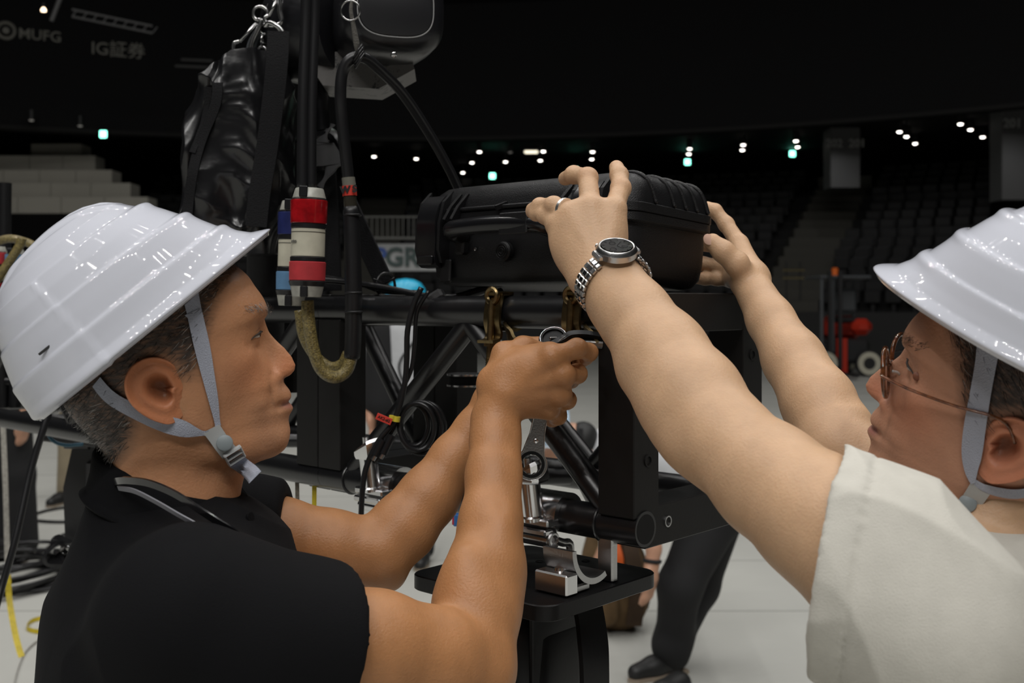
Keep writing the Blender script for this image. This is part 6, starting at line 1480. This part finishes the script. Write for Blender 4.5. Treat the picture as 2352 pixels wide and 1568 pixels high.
MB().tube([hd+V(-.01, 0, .03)+V(-math.cos(b)*.142, math.sin(b)*.12, -.012) for b in np.linspace(-PI/2, PI/2, 24)], .004, 8).build('rim', mat('pale_rim', (.5, .55, .6), .3), vz)
# people at the left edge
Y = 6.55; g = thing('person', 'person in grey shirt and black trousers standing at the left edge', 'person', P(30, 690, Y)*V(1, 1, 0)); cx = P(28, 0, Y)[0]
aW = P(55, 962, Y-.12)
limb('trousers', .012, [([V(cx-.02, Y, .92), V(cx+.04, Y, .50), V(cx+.07, Y+.02, .08)], [.125, .092, .078]), ([V(cx-.12, Y+.12, .92), V(cx-.14, Y+.14, .50), V(cx-.10, Y+.16, .08)], [.125, .09, .078])], M_BLK2, g, k=.04)
limb('body', .010, [([V(cx+.12, Y-.06, 1.33), V(cx+.16, Y-.10, 1.08), aW], [.05, .042, .030]), ([V(cx-.05, Y, 1.3), V(cx-.05, Y, 1.55)], [.1, .06]), ([V(cx-.25, Y, 1.33), V(cx-.3, Y-.06, 1.08), V(cx-.25, Y-.15, .86)], [.05, .042, .03])]+hand5(aW, V(-.05, -.05, -1), V(-.3, -1, 0), .011), M_SK2, g, [(V(cx-.05, Y-.01, 1.64), (.075, .09, .115))])
limb('shirt', .014, [([V(cx-.22, Y, 1.38), V(cx+.10, Y-.03, 1.38)], [.08, .08]), ([V(cx-.06, Y, 1.34), V(cx-.05, Y+.03, .90)], [.16, .165]), ([V(cx+.10, Y-.04, 1.36), V(cx+.165, Y-.1, 1.06)], [.075, .065])], M_GRYS, g, k=.05)
shoes(g, [((cx+.08, Y, 0), V(.2, -1, 0)), ((cx-.10, Y+.12, 0), V(-.3, -1, 0))])
Y = 8.3; g = thing('person', 'person in tan trousers half hidden behind the left truss', 'person', P(165, 690, Y)*V(1, 1, 0)); cx = P(172, 0, Y)[0]
limb('trousers', .014, [([V(cx+.02, Y, .92), V(cx-.03, Y, .50), V(cx-.07, Y+.02, .08)], [.125, .092, .075]), ([V(cx+.14, Y+.12, .92), V(cx+.17, Y+.14, .50), V(cx+.15, Y+.16, .08)], [.125, .09, .075])], M_TAN, g, k=.04)
limb('body', .014, [([V(cx+.08, Y, 1.2), V(cx+.08, Y, 1.5)], [.1, .06]), ([V(cx-.12, Y, 1.33), V(cx-.16, Y-.06, 1.08), V(cx-.10, Y-.2, .95)], [.05, .042, .03]), ([V(cx+.28, Y, 1.33), V(cx+.32, Y-.06, 1.08), V(cx+.26, Y-.2, .95)], [.05, .042, .03])], M_SK2, g, [(V(cx+.08, Y-.01, 1.58), (.075, .09, .115))])
limb('shirt', .014, [([V(cx-.10, Y, 1.36), V(cx+.25, Y, 1.36)], [.08, .08]), ([V(cx+.08, Y, 1.3), V(cx+.08, Y, .90)], [.16, .16])], M_BLK2, g, k=.05)
shoes(g, [((cx-.07, Y, 0), V(-.2, -1, 0)), ((cx+.15, Y+.12, 0), V(.3, -1, 0))])

# brown backpack standing on the floor
Y = 5.15; g = thing('backpack', 'brown canvas backpack standing on the pale floor behind the lamp body', 'bag', P(1418, 690, Y)*V(1, 1, 0)); cx = P(1418, 0, Y)[0]
M_CANV = mat('brown_canvas', (.125, .075, .032), .85, var=.25, vscale=16, bump=.4, bscale=120); M_CAND = mat('dark_brown_canvas', (.05, .028, .014), .85, var=.2, vscale=20)
limb('sack', .010, [([V(cx-.02, Y, .13), V(cx-.02, Y, .30), V(cx-.05, Y+.02, .50)], [.14, .145, .09])], M_CANV, g, [(V(cx+.02, Y-.06, .16), (.12, .10, .15))], .05, cut=(V(0, 0, .004), (0, 0, -1)))
limb('front_pocket', .010, [([V(cx-.06, Y-.15, .10), V(cx-.06, Y-.15, .22)], [.055, .055])], M_CANV, g)
MB().strip(spl([V(cx+.03, Y-.05, .52), V(cx+.055, Y-.155, .36), V(cx+.075, Y-.178, .20), V(cx+.06, Y-.16, .05)], 20), V(1, .2, 0), .075, .012).build('dark_panel', M_CAND, g, 60)
MB().strip(spl([V(cx-.02, Y-.12, .42), V(cx-.005, Y-.155, .36), V(cx-.01, Y-.165, .31)], 8), V(1, .2, 0), .035, .012).build('orange_tab', mat('orange_tab', (.75, .13, .02), .6), g)
MB().strip(spl([V(cx-.10, Y-.12, .47), V(cx-.03, Y-.13, .545), V(cx+.03, Y-.10, .555)], 8), V(0, .3, 1), .05, .012).build('green_scarf', mat('green_cloth', (.06, .22, .13), .8), g)
MB().tube(spl([V(cx-.06, Y, .55), V(cx-.02, Y-.02, .66), V(cx+.03, Y, .62), V(cx+.05, Y, .54)], 14), .010, 8).build('grab_handle', M_CAND, g)
MB().strip(spl([V(cx+.10, Y-.02, .48), V(cx+.17, Y-.06, .30), V(cx+.13, Y-.06, .10)], 16), V(.3, 1, 0), .05, .014).build('shoulder_strap', M_CAND, g)

# red lift truck far off
Y = 22.4; g = thing('lift_truck', 'red and black lift truck parked far off in front of the stand', 'vehicle', P(1955, 690, Y)*V(1, 1, 0)); X = lambda px: P(px-22, 0, Y)[0]; Zp = lambda py: P(0, py, Y)[2]
M_ORG = mat('red_truck_paint', (.38, .022, .008), .4); M_TBL = mat('truck_black', (.014, .014, .015), .5); M_TGR = mat('truck_grey', (.07, .075, .08), .4)
MB().box(V(X(1955), Y+.5, .50), (1.05, 1.5, .5), None, .08).build('chassis', M_TBL, g); MB().box(V(X(1985), Y+1.0, .95), (.75, .7, .55), None, .15).build('counterweight', M_ORG, g); MB().box(V(X(1995), Y-.1, Zp(750)), (.42, .4, .34), None, .12).build('hood', M_ORG, g)
MB().box(V(X(1944), Y-.34, .42), (.22, .06, .72), None, .01).build('front_plate', M_ORG, g)
for px in (1900, 1925, 1962, 2008): MB().rod(V(X(px), Y-.3 if px < 1950 else Y+.8, .5), V(X(px), Y-.3 if px < 1950 else Y+.7, Zp(640)), .035, 10).build('guard_post', M_TGR, g)
for px in (1915, 1938): MB().box(V(X(px), Y-.4, 1.15), (.07, .1, 2.0), None, .01).build('mast_rail', M_TBL, g)
MB().box(V(X(1953), Y+.25, Zp(637)), (1.05, 1.25, .07), None, .03).build('overhead_guard', M_TGR, g); MB().box(V(X(1975), Y+.3, Zp(690)), (.45, .12, .5), None, .06).build('seat_back', M_TGR, g); MB().box(V(X(1972), Y+.1, Zp(735)), (.5, .45, .12), None, .05).build('seat_cushion', M_TBL, g)
MB().lathe(V(X(1943), Y+.1, Zp(633)), (0, 0, 1), [(0, .09), (.03, .09), (.03, .075), (.15, .07), (.17, .04), (.17, .001)], 18).build('beacon', mat('orange_beacon', (.7, .14, .02), .3), g)
for px, yy in ((2003, -.36), (1905, -.36), (2003, 1.1), (1905, 1.1)):
    o = MB().lathe(V(X(px), Y+yy, .27), (0, -1, 0) if px > 1950 else (0, -1, 0), [(-.09, .20), (-.08, .26), (.08, .26), (.09, .20), (.09, .14)], 24).build('wheel', M_TBL, g)
    MB().lathe(V(X(px), Y+yy, .27), (0, -1, 0), [(.085, .235), (.10, .23), (.10, .13), (.085, .12)], 24).build('tyre_wall', mat('cream_tyre', (.42, .40, .32), .7), g)
for sx in (-.2, .12): MB().box(V(X(1925)+sx, Y-.95, .08), (.10, 1.0, .05), None, .01).build('fork', M_TBL, g)
# small gold reflections in the stand, built as two added brass rails
t = thing('glint_rail', 'pair of short gold reflections, added as rails, in the dark seats behind the far hand', 'rail', P(1820, 640, 27.2))
for py in (620, 638): 
    a, b = P(1797, py, 27.2), P(1848, py, 27.2); MB().rod(a, b, .028, 10).build('rail', mat('glint_brass', (.62, .52, .30), .25, metal=1), t)
for px in (1806, 1838): MB().rod(P(px, 600, 27.25), P(px, 690, 27.25), .02, 8).build('rail_post', M_TBL, t)

# cables, tapes and gear on the floor at the left
def fl_(px, py): Y = EYE*F/(py-HY); return V((px-CX)/F*Y, Y, 0)
g = thing('cable_coil', 'heap of coiled black cable on the pale floor at the left edge', 'cable', fl_(40, 1338)); c = fl_(35, 1338); rg = np.random.default_rng(4)
for k in range(13):
    a, b = .15+.17*rg.random(), .15+.17*rg.random(); ox, oy = rg.normal(0, .035, 2); ph = rg.random()*6; z = .012+.011*k
    p = [c+V(ox+a*math.cos(t), oy+b*1.25*math.sin(t), z+.008*math.sin(2*t+ph)) for t in np.linspace(0, 2*PI, 36, endpoint=False)]
    MB().tube(p, .0105, 8, closed=True).build('turn', M_RUB, g, 180)
def floor_cable(lb, pts, r=.011, m=M_RUB, cat='cable', name='floor_cable', z=None):
    p = [fl_(x, y)+V(0, 0, r) for x, y in pts]; o = MB().tube(spl(p, 50), r, 8).build(name, m, None, 180); return tag(o, lb, cat)
floor_cable('black cable crossing the floor from the tan trousers leftwards, upper one', [(-20, 1190), (60, 1188), (110, 1175), (180, 1165), (300, 1160)])
floor_cable('black cable crossing the floor below the upper one', [(-20, 1202), (60, 1198), (140, 1202), (260, 1196)])
floor_cable('black cable running from the coil to the dark gear box', [(70, 1282), (110, 1262), (150, 1230), (250, 1212)])
def tape(lb, pts, w_, m, wdir, group=None):
    o = MB().strip(spl(pts, 40), wdir, w_, .0012).build('measuring_tape', m); tag(o, lb, 'tape', group); return o
M_YT = mat('yellow_tape', (.52, .40, .02), .5, var=.25, vscale=60); M_WT = mat('pale_tape', (.42, .40, .36), .5, var=.3, vscale=90)
Yt = 3.4
tape('white measuring tape hanging down the left edge', [P(2, 860, Yt), P(6, 960, Yt), P(12, 1100, Yt), P(17, 1290, Yt)], .016, M_WT, V(1, .2, 0))
tape('yellow measuring tape dropping to the floor near the left edge', [P(18, 1320, 3.44), P(22, 1380, 3.42), P(34, 1450, 3.36), P(44, 1490, 3.32), fl_(50, 1508*1.0+345)+V(0, 0, .01) if False else P(50, 1508, 3.3)], .018, M_YT, V(1, .2, 0))
p = [fl_(128, 1452), fl_(90, 1456), fl_(62, 1448), fl_(72, 1432), fl_(100, 1424), fl_(135, 1420)]
tape('loop of yellow and white measuring tape lying on the floor', [q+V(0, 0, .012) for q in p], .02, M_YT, V(0, .3, 1))
tape('white measuring tape curving over the floor below the loop', [fl_(x, y)+V(0, 0, .008) for x, y in ((140, 1458), (95, 1472), (60, 1500), (40, 1545), (30, 1590))], .014, M_WT, V(0, .3, 1))
tape('yellow measuring tape hanging below the truss by the chin of the left man', [P(722, 1078, 1.60), P(722, 1130, 1.60), P(721, 1330, 1.60), P(721, 1560, 1.60)], .0068, M_YT, V(1, .2, 0))
tape('grey measuring tape hanging left of the yellow one below the truss', [P(681, 1072, 1.63), P(683, 1140, 1.63), P(684, 1330, 1.63), P(684, 1560, 1.63)], .0062, mat('grey_tape', (.16, .14, .11), .6, var=.4, vscale=200), V(1, .2, 0))
o = MB().tube([P(571, 1058, 1.716), P(571, 1160, 1.716), P(571, 1500, 1.716)], .0016, 8).build('hanging_string', mat('blue_string', (.10, .22, .36), .6)); tag(o, 'thin blue cord hanging below the truss behind the neck of the left man', 'cord')
# cable slanting from the truss to the floor
o = MB().tube(spl([P(112, 950, 1.95), P(98, 990, 1.94), P(70, 1085, 1.92), P(35, 1240, 1.88), P(0, 1362, 1.85), P(-30, 1470, 1.8)], 40), .0062, 12).build('slanting_cable', M_RUB, None, 180); tag(o, 'thick black cable slanting down from the helmet rim to the left edge', 'cable')
o = MB().tube(spl([P(104, 960, 2.2), P(108, 990, 2.2), P(122, 1012, 2.2), P(150, 1022, 2.2), P(190, 1020, 2.2)], 30), .0036, 10).build('blue_cable', mat('blue_cable', (.03, .10, .15), .4), None, 180); tag(o, 'thin dark blue cable looping below the helmet rim', 'cable')
# gear box under the left truss
Y = 2.35; g = thing('gear_box', 'dark equipment box with a side handle hanging under the far truss', 'box', P(200, 1130, Y))
p = [P(145, 1120, Y), P(165, 1030, Y), P(300, 1005, Y), P(300, 1270, Y), P(150, 1258, Y)]; q = [(a[0]-p[0][0], a[2]-p[0][2]) for a in p]
M_GB = mat('gear_box_paint', (.016, .016, .017), .5, wear=((.12, .12, .12), 40, .72))
MB().prism(q, p[0], (1, 0, 0), (0, 0, 1), (0, 1, 0), .18).build('shell', M_GB, g); MB().box(P(205, 998, Y), (.125, .20, .018), ypr(0, -7, 0), .004).build('top_plate', M_GB, g); MB().box(P(228, 1092, Y-.006), (.055, .014, .06), None, .003).build('panel', mat('gear_panel', (.05, .05, .055), .35), g)
MB().box(P(240, 1170, Y-.002), (.08, .008, .12), None, .002).build('recess_shade', M_DKHOLE, g)  # dark slab on the front, standing for a shaded hollow
MB().rod(P(150, 1020, Y-.02), P(205, 1022, Y-.02), .010, 12).build('strain_relief', M_RUB, g)
MB().strip(spl([P(152, 1238, Y-.02), P(128, 1250, Y-.05), P(112, 1270, Y-.06), P(116, 1286, Y-.06), P(140, 1288, Y-.05), P(158, 1280, Y-.02)], 24), V(0, 1, .2), .04, .008).build('handle', M_RUB, g, 60); MB().torus(P(150, 1262, Y-.04), (.2, 1, 0), .010, .0025, 20, 8).build('ring', M_LINK, g, 180)
o = MB().rod(P(225, 985, Y+.08), P(225, 905, Y+.12), .012, 12).build('hanger', M_TR, g)
# neighbouring hoist gear at the left edge
o = MB().tube(spl([P(-20, 560, 2.2), P(20, 548, 2.2), P(60, 556, 2.2), P(84, 568, 2.2)], 24), .0085, 14).build('braided_cable', M_BRAID, None, 180); tag(o, 'yellow braided cable arching behind the helmet at the left edge', 'cable')
o = MB().tube(spl([P(52, 546, 2.1), P(44, 566, 2.1), P(22, 600, 2.1), P(0, 632, 2.1), P(-30, 680, 2.1)], 24), .0085, 14).build('braided_cable', M_BRAID, None, 180); tag(o, 'yellow braided cable slanting in front of the blue connector at the left edge', 'cable')
connector('cable_connector', 'blue banded connector behind the helmet at the left edge', 36, 572, 30, 690, 2.3, .020, M_BLUT, M_BLUE)
connector('cable_connector', 'red banded connector cut off by the left edge of the view', -6, 566, -10, 690, 2.3, .020, M_REDT, M_RED)
g = thing('equipment_rack', 'black upright gear rack behind the helmet at the left edge', 'rack', P(10, 800, 2.45))
for px in (-14, 12, 40): MB().rod(P(px, 420 if px != 40 else 640, 2.5), P(px-6, 935, 2.5), .014, 12).build('upright', M_TR, g)
for py in (640, 760, 870): MB().rod(P(-60, py, 2.5), P(44, py+6, 2.5), .012, 12).build('rung', M_TR, g)
MB().box(P(0, 700, 2.46), (.05, .06, .10), None, .01).build('block', M_TR, g)
o = MB().torus(P(14, 682, 2.1), (.3, 1, .1), .017, .0035, 26, 8).build('steel_ring', M_LINK, None, 180); tag(o, 'steel ring behind the back of the left helmet', 'ring')
